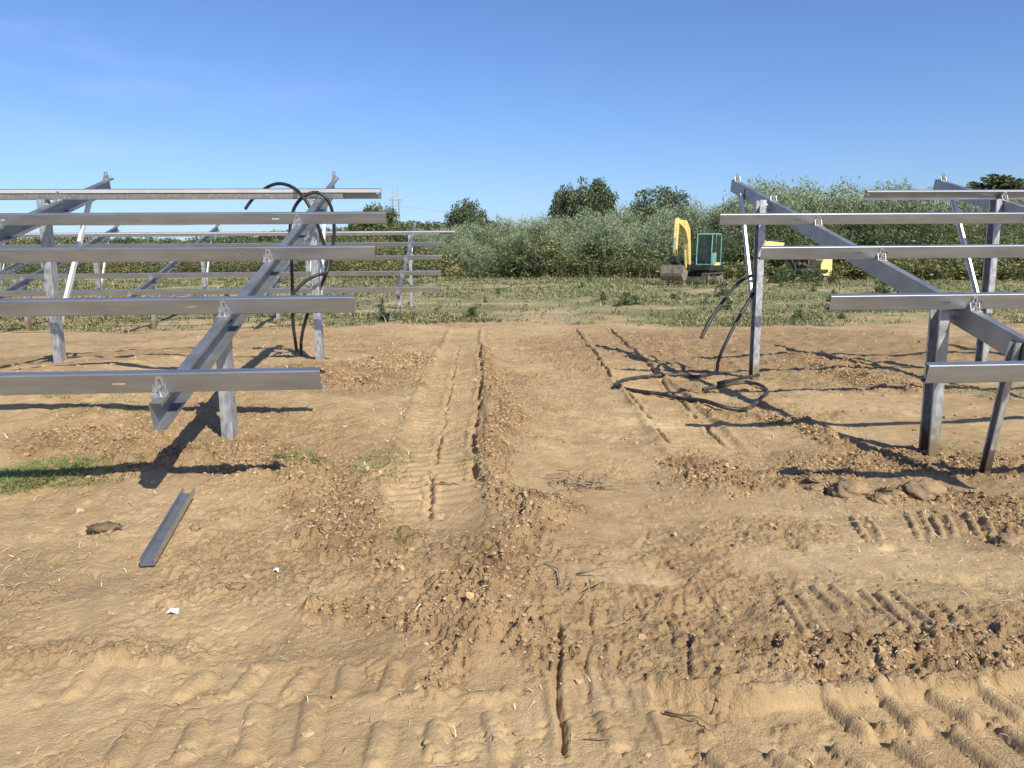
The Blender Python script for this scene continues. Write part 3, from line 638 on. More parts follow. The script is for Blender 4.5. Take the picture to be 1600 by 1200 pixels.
# scrap channel lying open side up
(ax, ay), (bx, by) = F['scrap']; A = Vector((ax, ay, gz(ax, ay)+.05)); B = Vector((bx, by, gz(bx, by)+.012)); d = (B-A).normalized(); side = d.cross(Vector((0, 0, 1))).normalized(); up = side.cross(d)
poly = [(-.034, 0), (.034, 0), (.034, .042), (.0305, .042), (.0305, .0035), (-.0305, .0035), (-.0305, .042), (-.034, .042)]
b = MB(); b.extrude(poly, lambda p, q: A+side*p+up*q, lambda p, q: B+side*p+up*q)
tag(b.build('channel_offcut', M['steel']), 'short galvanised channel offcut lying open side up on the soil at left', 'steel offcut')

# ------------------------------------------------------------ scatter: clods, straw, grass
def ico():
    t = (1+5**.5)/2
    v = np.array([(-1, t, 0), (1, t, 0), (-1, -t, 0), (1, -t, 0), (0, -1, t), (0, 1, t), (0, -1, -t), (0, 1, -t), (t, 0, -1), (t, 0, 1), (-t, 0, -1), (-t, 0, 1)])/math.hypot(1, t)
    f = np.array([(0, 11, 5), (0, 5, 1), (0, 1, 7), (0, 7, 10), (0, 10, 11), (1, 5, 9), (5, 11, 4), (11, 10, 2), (10, 7, 6), (7, 1, 8), (3, 9, 4), (3, 4, 2), (3, 2, 6), (3, 6, 8), (3, 8, 9), (4, 9, 5), (2, 4, 11), (6, 2, 10), (8, 6, 7), (9, 8, 1)])
    return v, f
def scatter_clods():
    V0, F0 = ico(); P = []
    for pts, w, hh in CLODS:
        Ln = sum(math.dist(a, b) for a, b in zip(pts[:-1], pts[1:])); n = int(min(3400, 700*(Ln+w)*w/.2*.9+90))
        for _ in range(n):
            i = random.randrange(len(pts)-1); t = random.random(); x = pts[i][0]+(pts[i+1][0]-pts[i][0])*t; y = pts[i][1]+(pts[i+1][1]-pts[i][1])*t
            P.append((x+random.gauss(0, w*.6), y+random.gauss(0, w*.6), min(.017+.0006*y, random.lognormvariate(math.log(.0032 + .0006*y), .55))))
    for _ in range(8000):
        y = 1.9+17*random.random()**1.6; x = (random.random()*2-1)*(y*.72+.6); P.append((x, y, min(.024+.0004*y, random.lognormvariate(math.log(.0026+.0006*y), .72))))
    P = np.array(P); P = P[(P[:, 1] < 18) & (P[:, 1] > 1.7)]
    h, r, fl, sm = terrain(P[:, 0], P[:, 1], True); keep = (RNG.random(len(P)) > sm*.85); P = P[keep]; h = h[keep]; n = len(P)
    V = V0[None]*RNG.uniform(.65, 1.25, (n, 12, 1)); sc = P[:, 2][:, None, None]*RNG.uniform(.7, 1.3, (n, 1, 3)); sc[:, :, 2] *= .75; V = V*sc
    an = RNG.uniform(0, 6.28, n); c, s = np.cos(an)[:, None], np.sin(an)[:, None]
    x, y = V[:, :, 0]*c-V[:, :, 1]*s, V[:, :, 0]*s+V[:, :, 1]*c
    V = np.stack([x+P[:, 0][:, None], y+P[:, 1][:, None], V[:, :, 2]+(h+P[:, 2]*.05)[:, None]], 2)
    Fc = F0[None]+(np.arange(n)*12)[:, None, None]
    me = np_mesh('soil_crumbs', V.reshape(-1, 3), Fc.reshape(-1, 3)); tag(link_mesh('soil_crumbs', me, M['clod']), kind='stuff', label='loose crumbs and clods of sandy soil over the bare ground', cat='soil')
    print('clods', n)
scatter_clods()
def ribbons(P, H, ang, lean, length, width, segs=3, curl=.5):
    """P (n,2), base heights H; thin tapered blades as quad strips"""
    n = len(P); t = np.linspace(0, 1, segs+1)[None, :]; L_ = length[:, None]
    dx, dy = np.cos(ang)[:, None], np.sin(ang)[:, None]; lean = lean[:, None]
    bend = lean+curl*t*np.ones_like(lean)
    hor = L_*t*np.sin(bend); ver = L_*t*np.cos(bend)
    cx = P[:, 0:1]+dx*hor; cy = P[:, 1:2]+dy*hor; cz = H[:, None]+ver
    wd = width[:, None]*(1-.85*t)*.5; px, py = -dy*wd, dx*wd
    V = np.stack([np.stack([cx+px, cy+py, cz], 2), np.stack([cx-px, cy-py, cz+.0004], 2)], 2)   # n,segs+1,2,3
    base = (np.arange(n)*(segs+1)*2)[:, None]; k = np.arange(segs)[None, :]*2
    Q = np.stack([base+k, base+k+1, base+k+3, base+k+2], 2).reshape(-1, 4)
    return V.reshape(-1, 3), Q
def straw():
    P = []
    for x, y in F['straw']:
        n = 150; w = .10+.045*y; P += [(random.gauss(x, w), random.gauss(y, w*1.1)) for _ in range(n)]
    for _ in range(2000):
        y = 1.9+16*random.random()**1.4; P.append(((random.random()*2-1)*(y*.72+.6), y))
    P = np.array(P); P = P[(P[:, 1] > 1.8)]; n = len(P); h = terrain(P[:, 0], P[:, 1])
    ln = RNG.lognormal(math.log(.028), .6, n)*(.7+P[:, 1]*.09); wd = (.0018+.0008*P[:, 1])*RNG.uniform(.6, 1.3, n)
    up = RNG.random(n) < .12
    V, Q = ribbons(P, h+.008, RNG.uniform(0, 6.28, n), np.where(up, RNG.uniform(.3, 1.0, n), RNG.uniform(1.35, 1.62, n)), np.where(up, np.minimum(ln, .05), np.minimum(ln, .26)), wd, 3, .25)
    me = np_mesh('dry_straw', V, Q); tag(link_mesh('dry_straw', me, M['straw']), 'dry straw stalks strewn over the sandy soil', 'straw', kind='stuff')
straw()
def tuft(x, y, r, n, hgt, label, group=None, m='grass'):
    a = RNG.uniform(0, 6.28, n); q = r*np.sqrt(RNG.random(n)); P = np.stack([q*np.cos(a)*1.35, q*np.sin(a)], 1)
    h = terrain(P[:, 0]+x, P[:, 1]+y); z0 = gz(x, y)
    V, Q = ribbons(P, h-z0-.005, a+RNG.normal(0, .7, n), RNG.uniform(.2, 1.3, n), hgt*RNG.uniform(.4, 1.1, n), np.full(n, .0045+.0003*y), 3, .7)
    o = link_mesh('grass_tuft', np_mesh('grass_tuft', V, Q), M[m], loc=(x, y, z0)); tag(o, label, 'grass tuft', group)
TL = ['big green grass clump at the far left edge, in line with the rail shadow', 'green grass clump second from the left edge', 'wide flat grass clump left of the rafter shadow', 'small dark green tuft under the left end of the lowest rail',
      'thin green grass patch left of the hanging rafter end', 'small grass tuft just behind the hanging rafter end', 'dark green grass tuft right of the left front post', 'grass tuft at the left edge of the crawler track', 'grass tuft on the crawler track verge, in front of its neighbour',
      'tiny tuft in the middle distance left of the crawler track', 'tiny grass tuft inside the crawler track', 'short grass at the foot of the left front post', 'green grass patch just right of the right rack back post', 'small round grass tuft behind the right front post, farther right',
      'grass inside the hose coil', 'grass wisps at the foot of the right front post', 'low weedy tuft right of the left post foot', 'grey-green grass wisp on the soil ridge in the centre', 'straggly tuft at the end of the left track rut', 'grass clump at the right edge behind the thin leg']
TR = [(.16, 420, .12), (.20, 420, .10), (.2, 380, .08), (.10, 120, .06), (.2, 180, .06), (.14, 140, .06), (.11, 170, .09), (.14, 120, .08), (.13, 110, .08), (.14, 110, .06), (.07, 50, .06), (.13, 80, .08), (.3, 260, .07), (.3, 220, .08), (.22, 160, .05), (.16, 90, .08), (.10, 80, .06), (.05, 40, .07), (.06, 60, .06), (.4, 260, .10)]
for (x, y), lb, (r, n, hh) in zip(F['tufts'], TL, TR): tuft(x, y, r*1.15, int(n*1.9), hh, lb)
def twigs(x, y, n, r, label):
    b = MB(); rs = random.Random(int(x*100))
    z0 = gz(x, y)
    for _ in range(n):
        a = rs.uniform(0, 6.28); p = Vector((x+rs.gauss(0, r*.5), y+rs.gauss(0, r*.35), z0+.01)); pts = [p]
        for k in range(4): a += rs.uniform(-.6, .6); p = p+Vector((math.cos(a), math.sin(a), rs.uniform(-.2, .55 if k < 2 else -.1)))*r*.28; p.z = max(p.z, z0+.004); pts.append(p)
        b.tube(pts, .003, 4, rr=[.005, .0045, .0035, .003, .0015])
    tag(b.build('twig_pile', M['twig'], smooth=True), label, 'twigs')
twigs(.414, 5.092, 26, .22, 'tangle of dry twigs on smooth sand right of the centre ridge')
twigs(-.468, 4.847, 14, .12, 'small pale twig tangle lying across the crawler track')
twigs(.30, 3.45, 5, .22, 'curved dry roots in the centre foreground')
twigs(.62, 2.42, 6, .20, 'dry bent stalk near the bottom of the picture, right of centre')

# ------------------------------------------------------------ field: low weeds as ground cover, larger weeds as plants
def field_cover():
    P = []
    while len(P) < 42000:
        y = 17.8+48*random.random()**1.35; x = (random.random()*2-1)*(y*.72+2)
        P.append((x, y))
    P = np.array(P); dn = fbm(P[:, 0]*.28, P[:, 1]*.28, 3, 55); ed = dirt_edge(P[:, 0])
    keep = (P[:, 1] > ed-1.6+2.2*fbm(P[:, 0]*.8, P[:, 1]*.8, 3, 57)) & (RNG.random(len(P)) < sstep(.33, .60, dn)*.9+.10); P = P[keep]; n = len(P); K = 7
    A = np.repeat(P, K, 0)+RNG.normal(0, .10, (n*K, 2)); sz = np.repeat(RNG.lognormal(math.log(.13), .45, n), K); sz = np.minimum(sz, .3)*(1+np.repeat(sstep(38, 58, P[:, 1]), K)*1.3)
    V, Q = ribbons(A, terrain(A[:, 0], A[:, 1])-.01, RNG.uniform(0, 6.28, len(A)), RNG.uniform(.2, 1.25, len(A)), sz*RNG.uniform(.6, 1.3, len(A)), .018+.0009*A[:, 1], 2, .6)
    me = np_mesh('field_grass', V, Q); tag(link_mesh('field_grass', me, M['field_grass']), 'low grass and weeds covering the field beyond the soil', 'grass', kind='stuff'); print('field', len(A))
field_cover()
def fan(center, n, r, hgt, lw, ll, rs):
    """leafy weed: leaves around short stems"""
    z = hgt*rs.random(n)**.8; a = rs.uniform(0, 6.28, n); q = r*(1-.5*z/hgt)*rs.random(n)
    C_ = np.stack([q*np.cos(a), q*np.sin(a), z], 1); return C_
def leaves(C_, D, size, asp, rs, droop=.2):
    """kite shaped leaves at C_ pointing along D"""
    n = len(C_); D = D/np.linalg.norm(D, axis=1, keepdims=True); u = rs.normal(0, 1, (n, 3)); s = np.cross(D, u); s /= np.linalg.norm(s, axis=1, keepdims=True)
    L_ = size[:, None]; w = L_*asp
    V = np.stack([C_, C_+D*L_*.45+s*w*.5, C_+D*L_, C_+D*L_*.45-s*w*.5], 1); V[:, 2, 2] -= droop*size
    return V.reshape(-1, 3), np.arange(n*4).reshape(-1, 4)
weed_protos = []
for k in range(4):
    rs = np.random.default_rng(200+k); hgt = .45; C_ = fan(None, 300, .24, hgt, 0, 0, rs); C_[:130, 2] *= .3; D = np.stack([C_[:, 0], C_[:, 1], np.full(len(C_), .12)], 1)+rs.normal(0, .08, C_.shape)
    V, Q = leaves(C_, D, rs.uniform(.06, .13, len(C_)), .45, rs); weed_protos.append(np_mesh('weed', V, Q)); weed_protos[-1].materials.append(M['mid_leaf' if k % 2 else 'dark_leaf'])
rw = random.Random(5)
wpos = []
for _ in range(95):
    y = 19.5+40*rw.random()**1.3; x = (rw.random()*2-1)*(y*.7+1)
    if not (x < -3 and y < 27): wpos.append((x, y, rw.uniform(.35, .85)))
wpos += [(15.6+.55*k, 45.4+.4*(k % 3), 1.6+.3*(k % 2)) for k in range(7)]+[(10.2+.5*k, 44.2+.3*(k % 2), 1.1) for k in range(4)]+[(3.9, 26.2, 1.3), (4.3, 26.6, 1.0), (13.5, 28, 1.6), (14.2, 27.5, 1.2), (12.2, 24, 1.3), (9.8, 22.0, 1.2), (10.6, 22.5, 1.0), (8.2, 30, 1.3), (16, 33, 1.5)]
for i, (x, y, s) in enumerate(wpos):
    o = bpy.data.objects.new('field_weed', weed_protos[i % 4]); COL.objects.link(o); o.location = (x, y, gz(x, y)-.02); o.rotation_euler = (0, 0, rw.uniform(0, 6.28)); o.scale = (s, s, s*rw.uniform(.6, 1.1))
    tag(o, 'low leafy green weed standing in the grassy field', 'weed', 'low leafy weeds in the field')
for (x, y, s, lb, zz) in ((-3.15, 18.7, .9, 'dark leafy weed beside the front post of the second rack', 1.35), (-2.75, 19.0, .55, 'small reddish dry weed left of the second rack front post', 1.2)):
    o = bpy.data.objects.new('field_weed', weed_protos[0 if s > .8 else 1].copy()); COL.objects.link(o); o.location = (x, y, gz(x, y)-.02); o.scale = (s*.45, s*.45, s*zz); tag(o, lb, 'weed')
    if s < .8: o.data.materials.clear(); o.data.materials.append(M['russet'])

# ------------------------------------------------------------ tall weeds belt in front of the hedge
def belt():
    rs = RNG; mats = ['mid_leaf', 'olive_leaf', 'gold_leaf', 'russet', 'dark_leaf']; VV = []; QQ = []; MM = []; off = 0
    n = 21000; px = rs.uniform(-.74, .76, n)                 # direction x/y seen along the hedge
    front = np.interp(px, [-.75, -.5, -.2, -.05, .05, .2, .3, .45, .7], [95, 84, 68, 60, 60, 57, 53, 50.5, 46]); dep = rs.random(n)**1.3*11
    front = front-2.2*fbm(px*40, px*0, 3, 131)*(rs.random(n) < .5)+1.2; y = front+dep; x = px*y; z = terrain(x, y)
    nz = fbm(x*.22+5, y*.22, 3, 120); hg = (1.5+2.5*np.clip(nz*1.6-.3, 0, 1))*(.45+.55*np.clip(dep/4, 0, 1))*rs.uniform(.65, 1.15, n)
    kn = fbm(x*.12, y*.12, 2, 130)+.12*rs.normal(0, 1, n)+.14*np.clip(px, -.1, .5)
    kind = np.where(kn < .42, 4, np.where(kn < .50, 0, np.where(kn < .66, 1, np.where(kn < .70, 2, 1)))); kind = np.where(rs.random(n) < .10, 3, kind)
    kind = np.where((rs.random(n) < .22) & (px > .26), 2, kind)
    for k in range(5):
        i = np.nonzero(kind == k)[0]; m = 15
        t = rs.random((len(i), m))*.9+.1; bx = x[i][:, None]+rs.normal(0, .16, (len(i), m)); by = y[i][:, None]+rs.normal(0, .16, (len(i), m)); bz = z[i][:, None]+t*hg[i][:, None]
        C_ = np.stack([bx, by, bz], 2).reshape(-1, 3); up = 1.2 if k in (2, 3) else .5
        D = np.stack([rs.normal(0, 1, C_.shape[0]), rs.normal(0, 1, C_.shape[0]), rs.uniform(-.1, 1.4, C_.shape[0])*up], 1)
        V, Q = leaves(C_, D, rs.uniform(.14, .34, len(C_)), .30 if k in (2, 3) else .42, rs, .1); VV.append(V); QQ.append(Q+off); off += len(V); MM.append(np.full(len(Q), k))
        # stems
        P = np.stack([x[i], y[i]], 1); V, Q = ribbons(P, z[i], rs.uniform(0, 6.28, len(i)), rs.uniform(0, .15, len(i)), hg[i], np.full(len(i), .05), 2, .1); VV.append(V); QQ.append(Q+off); off += len(V); MM.append(np.full(len(Q), 3 if k == 3 else 1))
    me = np_mesh('tall_weeds', np.concatenate(VV), np.concatenate(QQ)); me.polygons.foreach_set('material_index', np.concatenate(MM).astype(np.int32))
    tag(link_mesh('tall_weeds', me, [M[k] for k in mats]), 'belt of tall green, golden and russet weeds along the foot of the hedge', 'weeds', kind='stuff')
belt()

# ------------------------------------------------------------ shrubs and trees
def skin_limbs(paths, name):
    b = MB()
    for pts, r0, r1 in paths:
        n = len(pts); b.tube(pts, r0, 6, rr=[r0+(r1-r0)*k/(n-1) for k in range(n)])
    me = bpy.data.meshes.new(name); me.from_pydata(b.v, [], b.f); me.polygons.foreach_set('use_smooth', [True]*len(b.f)); me.materials.append(M['bark']); return me
def willow_proto(seed, H=6., spread=2.0, nst=46, lpn=250, ml='willow', wind=.35, ll=(.15, .30)):
    rs = np.random.default_rng(seed); CC = []; DD = []; limbs = []
    for k in range(nst):
        a = rs.uniform(0, 6.28); q = spread*math.sqrt(rs.random()); top = np.array([q*math.cos(a)*1.1+wind*.6, q*math.sin(a), H*(1-.42*(q/spread)**1.6)*rs.uniform(.72, 1.0)])
        b0 = np.array([top[0]*.22, top[1]*.22, 0.]); mid = (b0+top)/2+np.array([-wind*.2, 0, H*.05])
        t = rs.random(lpn)**.7*.9+.1; t = t[:, None]; C_ = (1-t)**2*b0+2*t*(1-t)*mid+t*t*top
        sp = .20+.42*(1-t)*t*4*.6; C_ = C_+rs.normal(0, 1, C_.shape)*sp*np.array([1, 1, .7]); CC.append(C_)
        d = rs.normal(0, .55, C_.shape)+np.array([wind*1.6, 0, .75]); DD.append(d)
        if k < 9: limbs.append(([b0, (b0*.5+mid*.5), mid, (mid+top)/2], .06, .015))
    limbs.append(([(0, 0, -.3), (.02, 0, .5), (.05, .03, 1.2)], .16, .09))
    C_ = np.concatenate(CC); C_[:, 2] = np.abs(C_[:, 2]); V, Q = leaves(C_, np.concatenate(DD), rs.uniform(*ll, len(C_)), .26, rs, .05)
    me = np_mesh('crown', V, Q); me.materials.append(M[ml]); return me, skin_limbs(limbs, 'trunk')
def round_proto(seed, H=9., W=3.6, trunk=1.6, ncl=190, lpc=80, ml='dark_leaf', ls=(.22, .42), conic=0.):
    rs = np.random.default_rng(seed); CC = []; DD = []; limbs = [([(0, 0, -.4), (.05, 0, trunk), (.0, .1, H*.5), (.1, 0, H*.72)], .26, .08)]
    cz = trunk+(H-trunk)*.47; rz = (H-trunk)*.52
    for k in range(ncl):
        v = rs.normal(0, 1, 3); v /= np.linalg.norm(v); q = rs.random()**.45; lump = .86+.18*rs.random()
        wz = 1-conic*max(0, v[2]*q)
        c = np.array([v[0]*W*q*lump*wz, v[1]*W*q*lump*wz, cz+v[2]*rz*q*lump]); rad = rs.uniform(.45, .95)*W/3.6
        p = rs.normal(0, 1, (lpc, 3)); p /= np.linalg.norm(p, axis=1, keepdims=True); p = p*(rs.random((lpc, 1))**.4)*rad*np.array([1.1, 1.1, .8])
        CC.append(c+p); DD.append(p/rad+rs.normal(0, .5, p.shape)+np.array([0, 0, .1]))
        if k < 12: limbs.append(([(0, 0, trunk*.8+k*.1), tuple(c*.5+np.array([0, 0, cz*.35])), tuple(c)], .09, .02))
    C_ = np.concatenate(CC); V, Q = leaves(C_, np.concatenate(DD), rs.uniform(*ls, len(C_)), .5, rs, .05)
    me = np_mesh('crown', V, Q); me.materials.append(M[ml]); return me, skin_limbs(limbs, 'trunk')
def plant(name, proto, x, y, s, label, cat, group=None, rz=None, sx=1.):
    r = empty(name, (x, y, gzs(x, y)), random.uniform(0, 6.28) if rz is None else rz); r.scale = (s*sx, s*sx, s)
    for nm, me in (('crown', proto[0]), ('trunk', proto[1])):
        o = bpy.data.objects.new(nm, me); COL.objects.link(o); o.parent = r
    tag(r, label, cat, group); return r
def hor(px): return 403.3-(px-800)*.008
def spot(px, py, d): return ((px-800)/1195*d, d, 1.6+(hor(px)-py)/1195*d)   # direction, distance -> foot and height in metres
WP = [willow_proto(1), willow_proto(2, spread=1.6, nst=38), willow_proto(3, spread=2.3, nst=50), willow_proto(4, spread=1.2, nst=26, wind=.15)]
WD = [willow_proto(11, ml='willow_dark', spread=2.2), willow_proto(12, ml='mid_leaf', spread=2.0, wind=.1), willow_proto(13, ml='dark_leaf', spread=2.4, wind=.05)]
RSOFT = round_proto(25, H=8, W=3.4, ml='willow_dark', trunk=1., ls=(.18, .34))
RP = [round_proto(21), round_proto(22, W=3.0, ml='dark_leaf'), round_proto(23, H=8, W=3.4, ml='mid_leaf', trunk=1.), round_proto(24, H=8, W=2.2, conic=.5, ml='dark_leaf')]
BU = [round_proto(31, H=3, W=1.7, trunk=.2, ncl=42, lpc=60, ml='mid_leaf', ls=(.14, .26)), round_proto(32, H=3, W=1.8, trunk=.2, ncl=42, lpc=60, ml='olive_leaf', ls=(.14, .26)), round_proto(33, H=3, W=1.8, trunk=.2, ncl=42, lpc=60, ml='dark_leaf', ls=(.14, .26))]
rp = random.Random(3)
# individually recognisable trees: px, top, distance, prototype, width factor
for px, py, d, pr, sx, lb in ((925, 280, 84, RP[0], .68, 'largest dark round tree rising above the thicket'), (880, 291, 86, RP[1], .5, 'narrower dark tree close left of the largest round tree'),
        (731, 312, 88, RP[0], .72, 'dark round tree standing alone above the silvery willows left of centre'), (601, 321, 82, RP[2], .8, 'green round tree partly behind the rail ends of the left rack'), (575, 340, 84, RP[2], .8, 'lower green tree left of the round one behind the rail ends'),
        (1027, 298, 76, RSOFT, 1.0, 'grey-green tree top behind the yellow excavator boom'), (1150, 318, 70, RP[1], 1.1, 'dark tree behind the first excavator cab'),
        (1552, 277, 90, RP[3], 1.5, 'dark pointed tree crown at the far right'), (1590, 283, 88, RP[3], 1.4, 'dark pointed tree crown at the right edge of the picture'), (1515, 288, 92, RP[3], 1.0, 'small dark tree crown left of the pointed pair on the right')):
    x, y, hh = spot(px, py, d); plant('tree', pr, x, y, hh/(9. if pr in RP[:2] else 8.)*1.02, lb, 'tree', sx=sx)
# silvery willow thicket, row by row
sky = [(660, 350), (690, 344), (710, 340), (740, 340), (770, 336), (800, 328), (830, 325), (860, 322), (890, 322), (920, 318), (950, 315), (980, 310), (1000, 305), (1030, 303), (1060, 306), (1085, 305), (1110, 312), (1135, 300), (1165, 281), (1200, 283), (1225, 300), (1250, 282), (1275, 300), (1305, 279), (1330, 295), (1350, 288), (1385, 285), (1420, 292), (1450, 296), (1480, 300), (1510, 300), (1545, 298), (1580, 300), (1610, 296), (1640, 300)]
sxs, sys_ = [p[0] for p in sky], [p[1] for p in sky]
px = 665
while px < 1660:
    py = float(np.interp(px, sxs, sys_)); d = rp.uniform(70, 78) if px < 1100 else rp.uniform(60, 68); tip = px > 1140
    x, y, hh = spot(px, py+rp.uniform(-2, 8), d)
    plant('willow', WP[3] if tip and rp.random() < .6 else WP[rp.randrange(3)], x, y, hh/6*(1.06 if tip else .97), 'pale silvery willow with upright tips in the right half of the thicket' if tip else 'silvery wind-blown willow in the middle of the thicket', 'willow', 'pointed willows on the right' if tip else 'silvery willows in the middle', rz=rp.uniform(-.5, .5))
    px += rp.uniform(13, 21)
px = 690
while px < 1660:
    py = float(np.interp(px, sxs, sys_)); d = rp.uniform(63, 68) if px < 1100 else rp.uniform(54, 59)
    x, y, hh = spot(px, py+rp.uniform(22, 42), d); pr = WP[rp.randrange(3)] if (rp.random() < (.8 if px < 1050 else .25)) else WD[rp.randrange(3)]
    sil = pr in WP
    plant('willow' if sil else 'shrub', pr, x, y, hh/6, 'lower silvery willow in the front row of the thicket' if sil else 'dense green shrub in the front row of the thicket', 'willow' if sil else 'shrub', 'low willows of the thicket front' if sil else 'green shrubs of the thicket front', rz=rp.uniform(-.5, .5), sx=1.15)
    px += rp.uniform(17, 28)
px = 560
while px < 1650:     # green bushes at the foot of the thicket
    d = float(np.interp(px, [560, 800, 1000, 1150, 1650], [72, 63, 60, 54, 50]))+rp.uniform(0, 3); x, y, hh = spot(px, rp.uniform(368, 396), d)
    k = rp.choice([0, 0, 1, 2, 2]) if px < 1150 else rp.choice([0, 1, 1, 1, 2]); plant('bush', BU[k], x, y, hh/3, ['mid green rounded bush at the foot of the thicket', 'olive green rounded bush at the foot of the thicket', 'dark green rounded bush at the foot of the thicket'][k], 'bush', ['mid green foot bushes', 'olive foot bushes', 'dark foot bushes'][k], sx=1.15)
    px += rp.uniform(44, 80)
x, y, hh = spot(822, 384, 60.5); plant('bush', BU[2], x, y, hh/3, 'darkest low bush standing out in the weeds left of centre', 'bush', sx=1.3)
# distant hedge on the left
px = -40
while px < 680:
    d = float(np.interp(px, [-40, 300, 500, 680], [112, 104, 95, 84]))+rp.uniform(-2, 3); py = float(np.interp(px, [-40, 60, 120, 250, 400, 500, 680], [366, 366, 374, 373, 370, 364, 352]))+rp.uniform(-4, 7); x, y, hh = spot(px, py, d)
    k = rp.choice([0, 0, 1, 2]); plant('hedge_shrub', BU[k], x, y, hh/3, ['mid green shrub in the distant hedge on the left', 'olive shrub in the distant hedge on the left', 'dark green shrub in the distant hedge on the left'][k], 'shrub', ['mid green distant hedge shrubs', 'olive distant hedge shrubs', 'dark distant hedge shrubs'][k], sx=.85)
    px += rp.uniform(12, 20)
# far dark tree line
for k in range(44):
    px = -60+k*19+rp.uniform(-5, 5)
    if px > 770: break
    d = rp.uniform(170, 190); py = float(np.interp(px, [-60, 60, 110, 300, 520, 560, 640, 700, 770], [374, 372, 368, 374, 355, 352, 342, 345, 346]))+rp.uniform(-3, 3); x, y, hh = spot(px, py, d)
    plant('tree', RP[1], x, y, hh/9, 'dark tree in the far tree line on the horizon', 'tree', 'far tree line', sx=1.5)

# ------------------------------------------------------------ power pylon, lines and far house
def pylon(x, y, H):
    r = empty('power_pylon', (x, y, 0), R(6)); tag(r, 'tall slim two-legged power pylon far beyond the trees', 'power pylon'); st_ = M['pylon']
    for s in (-1, 1):
        b = MB()
        for dx in (-.45, .45):
            for dy in (-.45, .45): b.tube([(s*1.9+dx, dy, 0), (s*1.5+dx*.6, dy*.6, H*.84)], .17, 4)
        for k in range(22):
            z = H*.84*k/22; z2 = H*.84*(k+1)/22; b.tube([(s*(1.9-.4*k/22)-.4, -.4, z), (s*(1.9-.4*k/22)+.4, -.4, z2)], .08, 4); b.tube([(s*(1.9-.4*k/22)+.4, .4, z), (s*(1.9-.4*k/22)-.4, .4, z2)], .08, 4)
        b.build('leg', st_, r)
        b = MB(); b.tube([(s*1.5, 0, H*.84), (s*1.0, 0, H)], .2, 5, rr=[.3, .12]); b.build('peak', st_, r)
    b = MB(); b.box((0, 0, H*.84), (6.0, 1.1, 1.0)); b.box((0, 0, H*.88), (3.2, .7, .5)); b.build('crossarm', st_, r)
    for dx in (-2.7, 0, 2.7):
        b = MB(); b.tube([(dx, 0, H*.84-.5), (dx, 0, H*.84-3.3)], .14, 6); b.build('insulator', st_, r)
M['pylon'] = noise_mat('grey_pylon_steel', (.30, .33, .36), (.42, .44, .47), 1, .6, .2)
pylon((625-800)/1195*400, 400, 1.6+(hor(625)-296)/1195*400)
PX, PZ = (625-800)/1195*400, (1.6+(hor(625)-296)/1195*400)*.84-3.3
for k, dx in enumerate((-2.7, 0, 2.7)):
    for sgn, nm in ((-1, 'left'), (1, 'right')):
        b = MB(); pts = []
        for i in range(25):
            t = i/24; pts.append((PX+dx+sgn*t*260, 400+t*(30 if sgn < 0 else 120), PZ-34*4*t*(1-t)*.25))
        b.tube(pts, .035, 4); tag(b.build('power_line', M['pylon']), 'thin power line sagging %s from the far pylon' % nm, 'power line', 'power lines running %s' % nm)
hx, hy, _ = spot(493, 360, 230); hb = empty('house', (hx, hy, 0), R(20)); tag(hb, 'tiny white gabled house far off behind the left rack post', 'house')
M['white_wall'] = noise_mat('white_render', (.68, .67, .64), (.78, .77, .74), 1, .8); M['roof'] = noise_mat('grey_roof', (.20, .19, .19), (.28, .26, .25), 4, .8)
b = MB(); b.box((0, 0, 3.2), (7, 9, 6.4)); b.build('wall', M['white_wall'], hb)
b = MB(); b.extrude([(-4.0, 6.4), (4.0, 6.4), (0, 9.4)], lambda p, q: (p, -4.9, q), lambda p, q: (p, 4.9, q)); b.build('roof', M['roof'], hb)
for dx in (-1.8, 1.8):
    b = MB(); b.box((dx, -4.52, 4.2), (1.1, .06, 1.4)); b.build('window', M['roof'], hb)

# ------------------------------------------------------------ excavators
M['yel'] = noise_mat('worn_yellow_paint', (.60, .46, .13), (.72, .58, .22), 3, .5, bump=.02, r2=.6)
M['yel2'] = noise_mat('clean_yellow_paint', (.70, .60, .16), (.76, .68, .25), 2, .4)
M['teal'] = noise_mat('teal_cab_paint', (.12, .29, .24), (.20, .38, .32), 3, .45)
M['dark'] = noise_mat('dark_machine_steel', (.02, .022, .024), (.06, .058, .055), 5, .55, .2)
M['mud'] = noise_mat('muddy_steel', (.13, .11, .085), (.27, .23, .175), 6, .8, .1, bump=.3)
M['rubber'] = noise_mat('dusty_track', (.05, .045, .04), (.16, .135, .11), 8, .85)
M['chrome'] = mat('chrome_rod', (.8, .8, .8), .15, 1.)
M['seat'] = noise_mat('brown_seat', (.10, .06, .04), (.2, .13, .09), 5, .8)
g_ = bpy.data.materials.new('cab_glass'); g_.use_nodes = True; gb = g_.node_tree.nodes['Principled BSDF']; gb.inputs['Base Color'].default_value = (.03, .05, .045, 1); gb.inputs['Roughness'].default_value = .03; gb.inputs['Alpha'].default_value = .68; gb.inputs['Metallic'].default_value = .0
M['glass'] = g_
def plate(b, prof, x0, x1, mi=0):
    """profile in (y,z) extruded over x"""
    b.extrude(prof, lambda p, q: (x0, p, q), lambda p, q: (x1, p, q), mi)
